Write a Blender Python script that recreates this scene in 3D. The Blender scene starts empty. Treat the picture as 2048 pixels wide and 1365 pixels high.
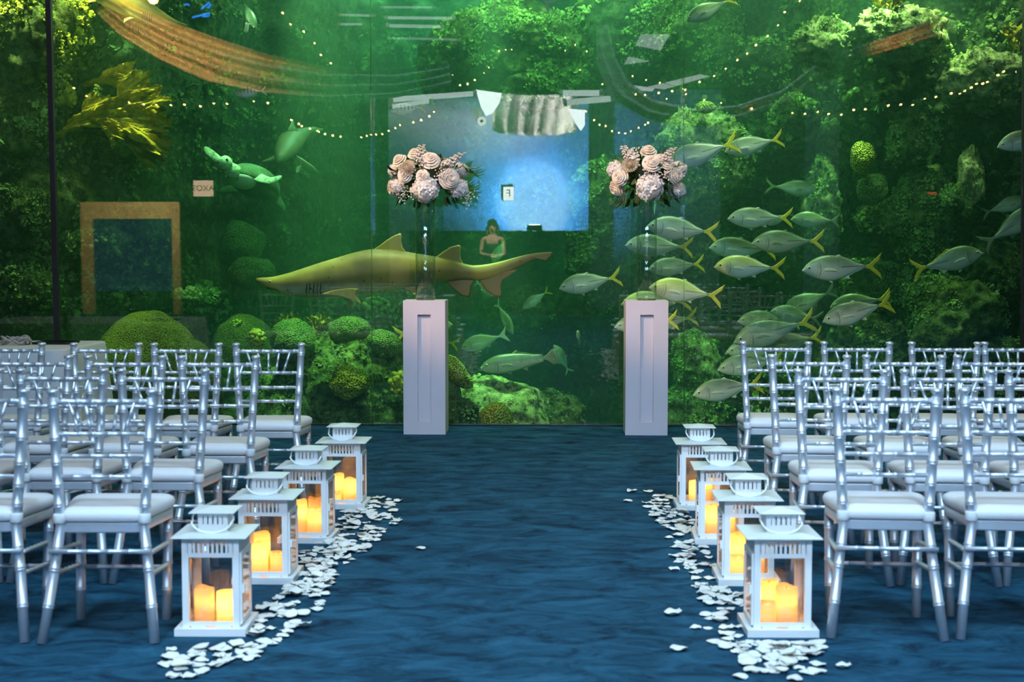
import bpy, math, random
import numpy as np
from mathutils import Vector, Matrix, noise, Quaternion

S = bpy.context.scene
COL = S.collection
rnd = random.Random(7)
nrg = np.random.default_rng(11)
R = math.radians

# ------------------------------------------------------------------ camera
W_PX, H_PX, F_PX = 2048, 1365, 2844.0
HORIZON, VPX, CAM_Z = 505.0, 1110.0, 1.44
cam_data = bpy.data.cameras.new('camera')
cam_data.sensor_width = 36.0
cam_data.lens = F_PX * 36.0 / W_PX
cam = bpy.data.objects.new('camera', cam_data)
COL.objects.link(cam)
PITCH = math.atan((H_PX / 2 - HORIZON) / F_PX)
YAW = math.atan((VPX - W_PX / 2) / F_PX)
cam.location = (0, 0, CAM_Z)
cam.rotation_euler = (math.pi / 2 - PITCH, 0, YAW)
cam_data.clip_end = 200
cam_data.dof.use_dof = True
cam_data.dof.focus_distance = 11.4
cam_data.dof.aperture_fstop = 4.0
S.camera = cam
CAM_M = Matrix.Translation(cam.location) @ cam.rotation_euler.to_matrix().to_4x4()
CAM_R = cam.rotation_euler.to_matrix()

# ------------------------------------------------------------------ world, view, sampling
world = bpy.data.worlds.new('world')
S.world = world
world.use_nodes = True
world.node_tree.nodes['Background'].inputs[0].default_value = (0.05, 0.09, 0.16, 1)
world.node_tree.nodes['Background'].inputs[1].default_value = 0.05
S.view_settings.view_transform = 'Standard'
S.view_settings.look = 'None'
S.view_settings.gamma = 1.0
S.view_settings.exposure = 0.0
S.view_settings.use_curve_mapping = False
cy = S.cycles
cy.max_bounces = 8
cy.diffuse_bounces = 3
cy.glossy_bounces = 3
cy.transmission_bounces = 6
cy.transparent_max_bounces = 24
cy.volume_bounces = 0
cy.caustics_reflective = False
cy.caustics_refractive = False
cy.sample_clamp_indirect = 60.0
cy.sample_clamp_direct = 0.0


def light(name, kind, loc, target, power, color, size=1.0, size_y=None, spot=60, blend=0.6, radius=0.1):
    d = bpy.data.lights.new(name, kind)
    d.energy = power
    d.color = color
    if kind == 'AREA':
        d.shape = 'RECTANGLE'
        d.size = size
        d.size_y = size_y or size
    if kind == 'SPOT':
        d.spot_size = R(spot)
        d.spot_blend = blend
        d.shadow_soft_size = radius
    if kind == 'POINT':
        d.shadow_soft_size = radius
    o = bpy.data.objects.new(name, d)
    COL.objects.link(o)
    o.location = loc
    if target is not None:
        o.rotation_euler = (Vector(target) - Vector(loc)).to_track_quat('-Z', 'Y').to_euler()
    return o


GLASS_Y, GLASS_TILT = 11.77, R(0.62)
# room: cool house lights from over the entrance, warm ones over the altar
light('house_light', 'SPOT', (-2.4, -3.6, 7.0), (-1.5, 5.0, 0.3), 4000, (0.52, 0.76, 1.0), spot=44, blend=1.0, radius=1.0)
light('house_light', 'SPOT', (2.6, -3.6, 7.0), (1.9, 5.0, 0.3), 4000, (0.52, 0.76, 1.0), spot=44, blend=1.0, radius=1.0)
light('house_light', 'AREA', (0.0, 3.0, 6.8), (0.0, 4.4, 0), 540, (0.45, 0.74, 1.0), 6.0, 1.2)
light('altar_light', 'AREA', (0.0, 10.4, 6.1), (0.0, 8.4, 0.5), 75, (1.0, 0.46, 0.22), 7.0, 0.5)
light('altar_spotlight', 'SPOT', (-5.6, 6.0, 6.0), (-1.0, 11.3, 1.5), 2600, (1.0, 0.66, 0.44), spot=12, blend=0.7, radius=0.10)
light('altar_spotlight', 'SPOT', (-4.6, 5.6, 6.0), (0.72, 11.3, 1.5), 2600, (1.0, 0.66, 0.44), spot=12, blend=0.7, radius=0.10)
light('altar_spotlight', 'SPOT', (0.6, 1.0, 6.0), (-0.2, 11.3, 1.6), 800, (0.86, 0.68, 0.92), spot=16, blend=0.9, radius=0.3)  # added frontal fill that brightens the bouquets and pedestals
# tank lamps hang above the water
light('tank_lamp', 'AREA', (-2.0, 14.8, 5.3), (-2.0, 15.2, 0), 102, (0.72, 1.0, 0.62), 1.6, 1.0)
light('tank_lamp', 'AREA', (0.4, 15.2, 5.3), (0.3, 15.6, 0), 119, (0.72, 1.0, 0.62), 1.6, 1.0)
light('tank_lamp', 'AREA', (2.6, 12.9, 5.1), (2.4, 13.4, 0), 102, (0.85, 1.0, 0.6), 1.6, 0.5)
light('tank_lamp', 'AREA', (-1.5, 18.5, 5.3), (-1.5, 18.6, 0), 119, (0.6, 1.0, 0.75), 2.0, 1.0)


# ------------------------------------------------------------------ placement helpers
def ray(px, py):
    return (CAM_R @ Vector(((px - W_PX / 2) / F_PX, -(py - H_PX / 2) / F_PX, -1))).normalized()


def at(px, py, Y):
    d = ray(px, py)
    return Vector((0, 0, CAM_Z)) + d * (Y / d.y)


def floor_at(px, py, z=0.0):
    d = ray(px, py)
    return Vector((0, 0, CAM_Z)) + d * ((z - CAM_Z) / d.z)


GLASS_P = Vector((0, GLASS_Y, 0))
GLASS_N = Vector((0, -math.cos(GLASS_TILT), -math.sin(GLASS_TILT)))   # top leans to the guests


def refl(px, py, Y):
    """the place in the room that the front of the glass mirrors towards the camera"""
    d = ray(px, py)
    o = Vector((0, 0, CAM_Z))
    t = (GLASS_P - o).dot(GLASS_N) / d.dot(GLASS_N)
    p = o + d * t
    r = d - 2 * d.dot(GLASS_N) * GLASS_N
    return p + r * ((Y - p.y) / r.y)



def tank_spot(px, py, Y, e, color, cone, dy=-0.5):
    p = at(px, py, Y)
    src = Vector((p.x, max(12.1, Y + dy), 5.05))
    d = (p - src).length
    light('tank_spotlight', 'SPOT', src, p, 1.5 * e * 4 * math.pi * d * d * math.exp(0.12 * d), color, spot=cone, blend=0.8, radius=0.08)


for a in ((215, 225, 13.0, 6.5, (1.0, 0.88, 0.28), 38), (60, 90, 13.0, 5.0, (1.0, 0.92, 0.40), 55), (20, 330, 12.9, 3.4, (1.0, 0.95, 0.40), 40), (60, 560, 12.9, 1.2, (0.9, 1.0, 0.40), 34), (260, 470, 13.8, 2.4, (0.8, 1.0, 0.45), 30), (250, 130, 15.8, 2.6, (0.8, 1.0, 0.5), 40),
          (1790, 60, 13.4, 4.0, (1.0, 1.0, 0.55), 50), (1975, 160, 13.3, 3.2, (1.0, 1.0, 0.55), 45), (1405, 260, 14.4, 5.0, (0.75, 1.0, 0.5), 30), (1640, 110, 13.8, 3.0, (0.9, 1.0, 0.5), 50),
          (1010, 60, 16.0, 3.6, (0.7, 1.0, 0.45), 48), (985, 800, 13.2, 5.0, (0.72, 1.0, 0.45), 14), (640, 700, 13.3, 4.4, (0.80, 1.0, 0.40), 24), (300, 640, 12.9, 1.1, (1.0, 0.95, 0.35), 20),
          (1650, 400, 14.5, 5.0, (0.75, 1.0, 0.45), 24), (1850, 420, 13.8, 3.2, (1.0, 1.0, 0.45), 32), (1500, 520, 12.6, 1.7, (0.92, 1.0, 0.72), 30), (1250, 580, 12.7, 2.0, (0.9, 1.0, 0.7), 22),
          (740, 530, 12.6, 2.8, (1.0, 0.92, 0.42), 24), (500, 350, 14.4, 5.0, (0.7, 1.0, 0.62), 18), (1720, 690, 13.8, 3.4, (0.75, 1.0, 0.45), 30), (1390, 720, 13.7, 2.4, (0.7, 1.0, 0.45), 14),
          (270, 20, 12.9, 2.2, (1.0, 0.95, 0.45), 30), (350, 590, 14.6, 4.2, (0.75, 1.0, 0.45), 22), (1000, 690, 13.6, 1.0, (0.7, 1.0, 0.5), 18), (1190, 430, 15.6, 3.0, (0.75, 1.0, 0.45), 24)):
    tank_spot(*a)


# ------------------------------------------------------------------ object helpers
class MB:
    def __init__(self):
        self.v, self.f, self.n = [], [], 0

    def add(self, v, f):
        v = np.asarray(v, float).reshape(-1, 3)
        k = self.n
        self.v.append(v)
        self.f.extend([tuple(i + k for i in q) for q in f])
        self.n += len(v)
        return self

    def box(self, c, s, rot=None):
        x, y, z = s[0] / 2, s[1] / 2, s[2] / 2
        v = np.array([(-x, -y, -z), (x, -y, -z), (x, y, -z), (-x, y, -z), (-x, -y, z), (x, -y, z), (x, y, z), (-x, y, z)])
        if rot is not None:
            v = v @ np.array(rot.to_matrix() if hasattr(rot, 'to_matrix') else rot).T
        return self.add(v + np.array(c), [(0, 3, 2, 1), (4, 5, 6, 7), (0, 1, 5, 4), (1, 2, 6, 5), (2, 3, 7, 6), (3, 0, 4, 7)])

    def tube(self, pts, rad, seg=10, cap=True):
        pts = [Vector(p) for p in pts]
        n = len(pts)
        if not hasattr(rad, '__len__'):
            rad = [rad] * n
        rings = []
        up = None
        for i, p in enumerate(pts):
            t = (pts[min(i + 1, n - 1)] - pts[max(i - 1, 0)])
            t = t.normalized() if t.length > 1e-9 else Vector((0, 0, 1))
            if up is None:
                up = Vector((0, 0, 1)) if abs(t.z) < 0.9 else Vector((0, 1, 0))
            a = t.cross(up).normalized()
            b = a.cross(t).normalized()
            up = b
            for k in range(seg):
                w = 2 * math.pi * k / seg
                rings.append(p + (a * math.cos(w) + b * math.sin(w)) * rad[i])
        f = []
        for i in range(n - 1):
            for k in range(seg):
                k2 = (k + 1) % seg
                f.append((i * seg + k, i * seg + k2, (i + 1) * seg + k2, (i + 1) * seg + k))
        if cap:
            f.append(tuple(range(seg))[::-1])
            f.append(tuple((n - 1) * seg + k for k in range(seg)))
        return self.add([tuple(q) for q in rings], f)

    def lathe(self, prof, c=(0, 0, 0), seg=24, cap=True):
        v, f = [], []
        for r_, z in prof:
            for k in range(seg):
                w = 2 * math.pi * k / seg
                v.append((c[0] + r_ * math.cos(w), c[1] + r_ * math.sin(w), c[2] + z))
        n = len(prof)
        for i in range(n - 1):
            for k in range(seg):
                k2 = (k + 1) % seg
                f.append((i * seg + k, i * seg + k2, (i + 1) * seg + k2, (i + 1) * seg + k))
        if cap:
            f.append(tuple(range(seg))[::-1])
            f.append(tuple((n - 1) * seg + k for k in range(seg)))
        return self.add(v, f)

    def grid(self, P, nu, nv):
        f = [(i * nv + j, (i + 1) * nv + j, (i + 1) * nv + j + 1, i * nv + j + 1) for i in range(nu - 1) for j in range(nv - 1)]
        return self.add(P, f)

    def ball(self, c, r_, seg=10, ring=7):
        r3 = r_ if hasattr(r_, '__len__') else (r_,) * 3
        v = [(c[0], c[1], c[2] - r3[2])]
        for i in range(1, ring):
            a = -math.pi / 2 + math.pi * i / ring
            for k in range(seg):
                w = 2 * math.pi * k / seg
                v.append((c[0] + r3[0] * math.cos(a) * math.cos(w), c[1] + r3[1] * math.cos(a) * math.sin(w), c[2] + r3[2] * math.sin(a)))
        v.append((c[0], c[1], c[2] + r3[2]))
        f = []
        for k in range(seg):
            f.append((0, 1 + (k + 1) % seg, 1 + k))
        for i in range(ring - 2):
            for k in range(seg):
                a, b = 1 + i * seg + k, 1 + i * seg + (k + 1) % seg
                f.append((a, b, b + seg, a + seg))
        last = len(v) - 1
        for k in range(seg):
            f.append((last, 1 + (ring - 2) * seg + k, 1 + (ring - 2) * seg + (k + 1) % seg))
        return self.add(v, f)

    def scatter(self, tv, tf, P, N, scale, spin=True, jitter=0.35):
        """copies of a small shape over surface points"""
        tv = np.asarray(tv)
        nt = len(tv)
        N = N + nrg.normal(0, jitter, N.shape)
        N /= np.linalg.norm(N, axis=1)[:, None] + 1e-9
        A = np.cross(N, np.where(np.abs(N[:, 2:3]) < 0.9, [[0, 0, 1.0]], [[1.0, 0, 0]]))
        A /= np.linalg.norm(A, axis=1)[:, None] + 1e-9
        B = np.cross(N, A)
        w = nrg.uniform(0, 6.283, len(P))[:, None]
        A, B = A * np.cos(w) + B * np.sin(w), B * np.cos(w) - A * np.sin(w)
        sc = np.asarray(scale)[:, None, None]
        V = P[:, None, :] + sc * (tv[None, :, 0:1] * A[:, None, :] + tv[None, :, 1:2] * B[:, None, :] + tv[None, :, 2:3] * N[:, None, :])
        tf = [tuple(q) for q in tf]
        k0 = self.n
        self.v.append(V.reshape(-1, 3))
        for i in range(len(P)):
            k = k0 + i * nt
            self.f.extend([tuple(j + k for j in q) for q in tf])
        self.n += len(P) * nt
        return self

    def mesh(self, name, mat, smooth=True, auto=None):
        me = bpy.data.meshes.new(name)
        V = np.concatenate(self.v) if self.v else np.zeros((0, 3))
        me.vertices.add(len(V))
        me.vertices.foreach_set('co', V.ravel())
        ln = np.array([len(q) for q in self.f], dtype=np.int32)
        me.loops.add(int(ln.sum()))
        me.loops.foreach_set('vertex_index', np.fromiter((i for q in self.f for i in q), dtype=np.int32, count=int(ln.sum())))
        me.polygons.add(len(ln))
        me.polygons.foreach_set('loop_start', np.concatenate([[0], np.cumsum(ln)[:-1]]).astype(np.int32))
        me.update(calc_edges=True)
        me.validate()
        me.polygons.foreach_set('use_smooth', np.full(len(me.polygons), bool(smooth)))
        me.update()
        if auto is not None:
            try:
                me.set_sharp_from_angle(angle=R(auto))
            except Exception:
                pass
        me.materials.append(mat)
        return me

    def build(self, name, mat, parent=None, smooth=True, auto=None):
        o = bpy.data.objects.new(name, self.mesh(name, mat, smooth, auto))
        COL.objects.link(o)
        if parent is not None:
            o.parent = parent
        return o


def tag(o, label=None, cat=None, group=None, kind=None):
    if label:
        o['label'] = label
    if cat:
        o['category'] = cat
    if group:
        o['group'] = group
    if kind:
        o['kind'] = kind
    return o


def thing(name, label, cat, loc=(0, 0, 0), rz=0.0, group=None):
    o = bpy.data.objects.new(name, None)
    COL.objects.link(o)
    o.empty_display_size = 0.1
    o.location = loc
    o.rotation_euler = (0, 0, rz)
    return tag(o, label, cat, group)


def struct(o):
    o['kind'] = 'structure'
    return o


def copy_tree(o, parent=None):
    c = o.copy()
    COL.objects.link(c)
    c.parent = parent
    for ch in list(o.children):
        k = copy_tree(ch, c)
        k.matrix_parent_inverse = ch.matrix_parent_inverse.copy()
    return c


# ------------------------------------------------------------------ materials
def new_mat(name):
    m = bpy.data.materials.new(name)
    m.use_nodes = True
    nt = m.node_tree
    return m, nt, nt.nodes['Principled BSDF'], nt.nodes['Material Output']


def pmat(name, col, rough=0.6, metal=0.0, spec=None, noise_amt=0.0, noise_scale=20.0, bump=0.0, bump_scale=60.0, emit=None, emit_s=0.0, coat=0.0):
    m, nt, b, out = new_mat(name)
    b.inputs['Base Color'].default_value = (*col, 1)
    b.inputs['Roughness'].default_value = rough
    b.inputs['Metallic'].default_value = metal
    if spec is not None:
        b.inputs['Specular IOR Level'].default_value = spec
    if coat:
        b.inputs['Coat Weight'].default_value = coat
    if emit:
        b.inputs['Emission Color'].default_value = (*emit, 1)
        b.inputs['Emission Strength'].default_value = emit_s
    N, L = nt.nodes, nt.links
    tc = N.new('ShaderNodeTexCoord')
    if noise_amt > 0:
        n = N.new('ShaderNodeTexNoise')
        n.inputs['Scale'].default_value = noise_scale
        n.inputs['Detail'].default_value = 5
        L.new(tc.outputs['Object'], n.inputs['Vector'])
        mx = N.new('ShaderNodeMix')
        mx.data_type = 'RGBA'
        mx.inputs[6].default_value = (*[c * (1 - noise_amt) for c in col], 1)
        mx.inputs[7].default_value = (*[min(1, c * (1 + noise_amt)) for c in col], 1)
        L.new(n.outputs['Fac'], mx.inputs[0])
        L.new(mx.outputs[2], b.inputs['Base Color'])
    if bump > 0:
        n2 = N.new('ShaderNodeTexNoise')
        n2.inputs['Scale'].default_value = bump_scale
        n2.inputs['Detail'].default_value = 6
        L.new(tc.outputs['Object'], n2.inputs['Vector'])
        bp = N.new('ShaderNodeBump')
        bp.inputs['Strength'].default_value = bump
        bp.inputs['Distance'].default_value = 0.02
        L.new(n2.outputs['Fac'], bp.inputs['Height'])
        L.new(bp.outputs['Normal'], b.inputs['Normal'])
    return m


def ramp(nt, fac, stops):
    r = nt.nodes.new('ShaderNodeValToRGB')
    el = r.color_ramp.elements
    while len(el) < len(stops):
        el.new(0.5)
    for e, (p, c) in zip(el, stops):
        e.position = p
        e.color = (*c, 1)
    nt.links.new(fac, r.inputs['Fac'])
    return r.outputs['Color']


def glass_mat(name, tint=(1, 1, 1), f0=0.045, rough=0.0):
    """thin clear pane: lets light straight through and mirrors the room weakly"""
    m = bpy.data.materials.new(name)
    m.use_nodes = True
    nt = m.node_tree
    N, L = nt.nodes, nt.links
    N.remove(N['Principled BSDF'])
    tr = N.new('ShaderNodeBsdfTransparent')
    tr.inputs['Color'].default_value = (*tint, 1)
    gl = N.new('ShaderNodeBsdfGlossy')
    gl.inputs['Roughness'].default_value = rough
    lw = N.new('ShaderNodeLayerWeight')
    lw.inputs['Blend'].default_value = 0.5
    p = N.new('ShaderNodeMath')
    p.operation = 'POWER'
    p.inputs[1].default_value = 4.0
    L.new(lw.outputs['Facing'], p.inputs[0])
    ma = N.new('ShaderNodeMath')
    ma.operation = 'MULTIPLY_ADD'
    ma.inputs[1].default_value = 0.9 - f0
    ma.inputs[2].default_value = f0
    ma.use_clamp = True
    L.new(p.outputs[0], ma.inputs[0])
    mx = N.new('ShaderNodeMixShader')
    L.new(ma.outputs[0], mx.inputs[0])
    L.new(tr.outputs[0], mx.inputs[1])
    L.new(gl.outputs[0], mx.inputs[2])
    L.new(mx.outputs[0], N['Material Output'].inputs['Surface'])
    return m


def emis(name, col, s):
    m = bpy.data.materials.new(name)
    m.use_nodes = True
    nt = m.node_tree
    nt.nodes.remove(nt.nodes['Principled BSDF'])
    e = nt.nodes.new('ShaderNodeEmission')
    e.inputs['Color'].default_value = (*col, 1)
    e.inputs['Strength'].default_value = s
    nt.links.new(e.outputs[0], nt.nodes['Material Output'].inputs['Surface'])
    return m


M = {}
M['silver'] = pmat('silver_paint', (0.70, 0.73, 0.79), 0.40, 0.66, noise_amt=0.06, noise_scale=30)
M['cushion'] = pmat('cushion_vinyl', (0.80, 0.78, 0.80), 0.55, bump=0.12, bump_scale=9)
M['strap'] = pmat('strap_fabric', (0.74, 0.73, 0.74), 0.8)
M['white_metal'] = pmat('white_lacquer', (0.86, 0.86, 0.86), 0.32, noise_amt=0.02)
M['roof_metal'] = pmat('roof_lacquer', (0.74, 0.75, 0.72), 0.4, noise_amt=0.04)
M['pedestal'] = pmat('pedestal_paint', (0.64, 0.57, 0.61), 0.5, noise_amt=0.03, noise_scale=6, bump=0.05, bump_scale=150)
M['pane'] = glass_mat('lantern_glass', (0.97, 0.97, 0.96), 0.05)
M['vase'] = glass_mat('vase_glass', (0.93, 0.97, 0.95), 0.07)
M['acrylic'] = glass_mat('tank_acrylic', (0.985, 1.0, 0.99), 0.058)
M['petal'] = pmat('petal', (0.84, 0.82, 0.76), 0.6, noise_amt=0.05, noise_scale=30)
M['dark'] = pmat('dark_paint', (0.008, 0.010, 0.014), 0.7)
M['mullion'] = pmat('mullion_paint', (0.020, 0.013, 0.016), 0.5)
M['cloth'] = pmat('table_linen', (0.62, 0.60, 0.60), 0.85, bump=0.1, bump_scale=120)
M['black'] = pmat('black_lacquer', (0.006, 0.006, 0.008), 0.4)
M['driftwood'] = pmat('driftwood', (0.42, 0.36, 0.33), 0.8, noise_amt=0.35, noise_scale=25)


def carpet_mat():
    m, nt, b, out = new_mat('blue_carpet')
    N, L = nt.nodes, nt.links
    tc = N.new('ShaderNodeTexCoord')
    mp = N.new('ShaderNodeMapping')
    mp.inputs['Scale'].default_value = (1.5, 2.6, 1.0)
    L.new(tc.outputs['Object'], mp.inputs['Vector'])
    n1 = N.new('ShaderNodeTexNoise')
    n1.inputs['Scale'].default_value = 2.6
    n1.inputs['Detail'].default_value = 9
    n1.inputs['Roughness'].default_value = 0.72
    n1.inputs['Distortion'].default_value = 0.8
    L.new(mp.outputs[0], n1.inputs['Vector'])
    n2 = N.new('ShaderNodeTexNoise')
    n2.inputs['Scale'].default_value = 260
    L.new(tc.outputs['Object'], n2.inputs['Vector'])
    ad = N.new('ShaderNodeMath')
    ad.operation = 'MULTIPLY_ADD'
    ad.inputs[1].default_value = 0.14
    L.new(n2.outputs['Fac'], ad.inputs[0])
    L.new(n1.outputs['Fac'], ad.inputs[2])
    c = ramp(nt, ad.outputs[0], [(0.40, (0.004, 0.016, 0.034)), (0.52, (0.011, 0.052, 0.090)), (0.62, (0.018, 0.084, 0.142)), (0.78, (0.030, 0.125, 0.20))])
    L.new(c, b.inputs['Base Color'])
    b.inputs['Roughness'].default_value = 0.95
    b.inputs['Specular IOR Level'].default_value = 0.1
    bp = N.new('ShaderNodeBump')
    bp.inputs['Strength'].default_value = 0.35
    bp.inputs['Distance'].default_value = 0.006
    L.new(n2.outputs['Fac'], bp.inputs['Height'])
    L.new(bp.outputs[0], b.inputs['Normal'])
    return m


def reef_mat(name, stops, scale=5.0, bump=0.8, bscale=28.0, rough=0.9, voro=0.0, mottle=0.0):
    """algae-covered rock: colour by noise, fine relief"""
    m, nt, b, out = new_mat(name)
    N, L = nt.nodes, nt.links
    g = N.new('ShaderNodeNewGeometry')
    n1 = N.new('ShaderNodeTexNoise')
    n1.inputs['Scale'].default_value = scale
    n1.inputs['Detail'].default_value = 8
    n1.inputs['Roughness'].default_value = 0.68
    L.new(g.outputs['Position'], n1.inputs['Vector'])
    c = ramp(nt, n1.outputs['Fac'], stops)
    if mottle:
        n3 = N.new('ShaderNodeTexNoise')
        n3.inputs['Scale'].default_value = mottle
        n3.inputs['Detail'].default_value = 7
        n3.inputs['Roughness'].default_value = 0.72
        L.new(g.outputs['Position'], n3.inputs['Vector'])
        m3 = N.new('ShaderNodeMix')
        m3.data_type = 'RGBA'
        m3.blend_type = 'MULTIPLY'
        m3.inputs[0].default_value = 1.0
        L.new(c, m3.inputs[6])
        L.new(ramp(nt, n3.outputs['Fac'], [(0.40, (0.10, 0.12, 0.10)), (0.50, (0.55, 0.58, 0.5)), (0.60, (1, 1, 1))]), m3.inputs[7])
        c = m3.outputs[2]
    L.new(c, b.inputs['Base Color'])
    b.inputs['Roughness'].default_value = rough
    b.inputs['Specular IOR Level'].default_value = 0.15
    bp = N.new('ShaderNodeBump')
    bp.inputs['Strength'].default_value = bump
    bp.inputs['Distance'].default_value = 0.04
    if voro > 0:
        v = N.new('ShaderNodeTexVoronoi')
        v.inputs['Scale'].default_value = voro
        L.new(g.outputs['Position'], v.inputs['Vector'])
        inv = N.new('ShaderNodeMath')
        inv.operation = 'SUBTRACT'
        inv.inputs[0].default_value = 1.0
        L.new(v.outputs['Distance'], inv.inputs[1])
        L.new(inv.outputs[0], bp.inputs['Height'])
        mx = N.new('ShaderNodeMix')
        mx.data_type = 'RGBA'
        mx.blend_type = 'MULTIPLY'
        mx.inputs[0].default_value = 0.85
        L.new(c, mx.inputs[6])
        L.new(ramp(nt, v.outputs['Distance'], [(0.0, (1, 1, 1)), (0.35, (0.85, 0.85, 0.85)), (0.62, (0.12, 0.12, 0.12))]), mx.inputs[7])
        L.new(mx.outputs[2], b.inputs['Base Color'])
    else:
        n2 = N.new('ShaderNodeTexNoise')
        n2.inputs['Scale'].default_value = bscale
        n2.inputs['Detail'].default_value = 6
        n2.inputs['Roughness'].default_value = 0.7
        L.new(g.outputs['Position'], n2.inputs['Vector'])
        L.new(n2.outputs['Fac'], bp.inputs['Height'])
    L.new(bp.outputs[0], b.inputs['Normal'])
    return m


M['carpet'] = carpet_mat()
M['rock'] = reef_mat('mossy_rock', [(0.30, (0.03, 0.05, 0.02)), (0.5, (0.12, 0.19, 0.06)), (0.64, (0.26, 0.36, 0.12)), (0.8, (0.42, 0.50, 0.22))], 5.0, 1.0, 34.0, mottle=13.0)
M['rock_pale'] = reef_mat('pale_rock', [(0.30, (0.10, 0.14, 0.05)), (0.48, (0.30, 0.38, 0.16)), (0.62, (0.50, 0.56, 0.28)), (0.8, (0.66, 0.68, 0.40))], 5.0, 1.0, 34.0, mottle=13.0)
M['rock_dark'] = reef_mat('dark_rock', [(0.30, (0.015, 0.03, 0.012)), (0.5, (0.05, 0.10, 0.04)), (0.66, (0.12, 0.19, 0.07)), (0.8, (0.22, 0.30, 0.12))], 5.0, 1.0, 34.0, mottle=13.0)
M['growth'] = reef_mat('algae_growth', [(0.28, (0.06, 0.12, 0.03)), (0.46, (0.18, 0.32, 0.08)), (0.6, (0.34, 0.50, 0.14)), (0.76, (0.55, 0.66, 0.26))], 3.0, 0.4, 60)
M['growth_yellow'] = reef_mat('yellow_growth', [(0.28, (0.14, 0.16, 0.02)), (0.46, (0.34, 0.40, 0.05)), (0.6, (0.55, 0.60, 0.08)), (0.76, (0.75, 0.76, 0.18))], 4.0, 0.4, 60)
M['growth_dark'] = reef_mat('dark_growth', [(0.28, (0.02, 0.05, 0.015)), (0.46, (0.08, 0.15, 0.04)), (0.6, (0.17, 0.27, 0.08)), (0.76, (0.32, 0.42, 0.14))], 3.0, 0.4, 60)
M['brain'] = reef_mat('brain_coral', [(0.3, (0.12, 0.26, 0.07)), (0.5, (0.22, 0.40, 0.11)), (0.7, (0.36, 0.54, 0.16))], 3.0, 0.9, 60, voro=78)
M['brain_olive'] = reef_mat('olive_coral', [(0.3, (0.10, 0.15, 0.02)), (0.5, (0.19, 0.26, 0.03)), (0.7, (0.32, 0.38, 0.05))], 3.0, 0.9, 60, voro=85)
M['brain_yellow'] = reef_mat('yellow_coral', [(0.3, (0.26, 0.36, 0.03)), (0.5, (0.42, 0.54, 0.05)), (0.7, (0.60, 0.70, 0.10))], 3.0, 0.9, 60, voro=60)
M['sand'] = reef_mat('tank_gravel', [(0.3, (0.05, 0.10, 0.04)), (0.5, (0.14, 0.22, 0.09)), (0.7, (0.26, 0.34, 0.15))], 6.0, 0.6, 50)

# ------------------------------------------------------------------ room shell
def slab(name, c, s, mat):
    return struct(MB().box(c, s).build(name, mat, smooth=False))


ROOM_X0, ROOM_X1, ROOM_Y0, CEIL = -9.0, 9.0, -9.0, 7.4
slab('floor', (0, (ROOM_Y0 + GLASS_Y + 0.02) / 2, -0.1), (18, GLASS_Y + 0.02 - ROOM_Y0, 0.2), M['carpet'])
M['room_wall'] = pmat('room_wall_paint', (0.018, 0.022, 0.030), 0.8)
M['room_ceiling'] = pmat('room_ceiling_paint', (0.010, 0.013, 0.016), 0.9)
slab('wall_left', (ROOM_X0 - 0.1, 1.3, 3.65), (0.2, 21.0, 7.5), M['room_wall'])
slab('wall_right', (ROOM_X1 + 0.1, 1.3, 3.65), (0.2, 21.0, 7.5), M['room_wall'])
slab('wall_back', (0, ROOM_Y0 - 0.1, 3.65), (18.4, 0.2, 7.5), M['room_wall'])
slab('ceiling', (0, 7.0, CEIL + 0.1), (18.4, 32.4, 0.2), M['room_ceiling'])
slab('wall_front', (0, 11.80, 6.05), (18.0, 0.14, 2.7), M['room_wall'])

# the acrylic front of the tank, leaning a touch towards the guests
gh = 4.9
gl = MB()
gl.box((0, 0.015, gh / 2 - 0.02), (18.0, 0.03, gh)).build('window_1', M['acrylic'], smooth=False)
win = bpy.data.objects['window_1']
win.location = (0, GLASS_Y, 0)
win.rotation_euler = (GLASS_TILT, 0, 0)
struct(win)
M['seam'] = glass_mat('seam_glue', (0.82, 0.92, 0.80), 0.02, 0.2)


def post(name, px0, px1, py, w, mat, y_off):
    a, b = at(px0, 0, GLASS_Y - y_off), at(px1, 660, GLASS_Y - y_off)
    d = (a - b).normalized()
    lo = b + d * ((0.0 - b.z) / d.z)
    hi = b + d * ((4.75 - b.z) / d.z)
    mb = MB()
    c = (lo + hi) / 2
    q = d.to_track_quat('Z', 'Y')
    mb.box(tuple(c), (w, 0.05, (hi - lo).length), Matrix.Rotation(math.atan2(d.x, d.z), 3, 'Y'))
    return struct(mb.build(name, mat, smooth=False))


post('trim_1', 97.5, 114.5, 660, 0.042, M['mullion'], 0.10)
post('trim_2', 2052, 2047.5, 660, 0.042, M['mullion'], 0.10)
post('trim_3', 741, 744, 660, 0.006, M['seam'], 0.10)
post('trim_4', 1367, 1368, 660, 0.006, M['seam'], 0.10)
slab('trim_5', (0, GLASS_Y - 0.025, 0.006), (17.9, 0.04, 0.012), M['black'])


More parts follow.
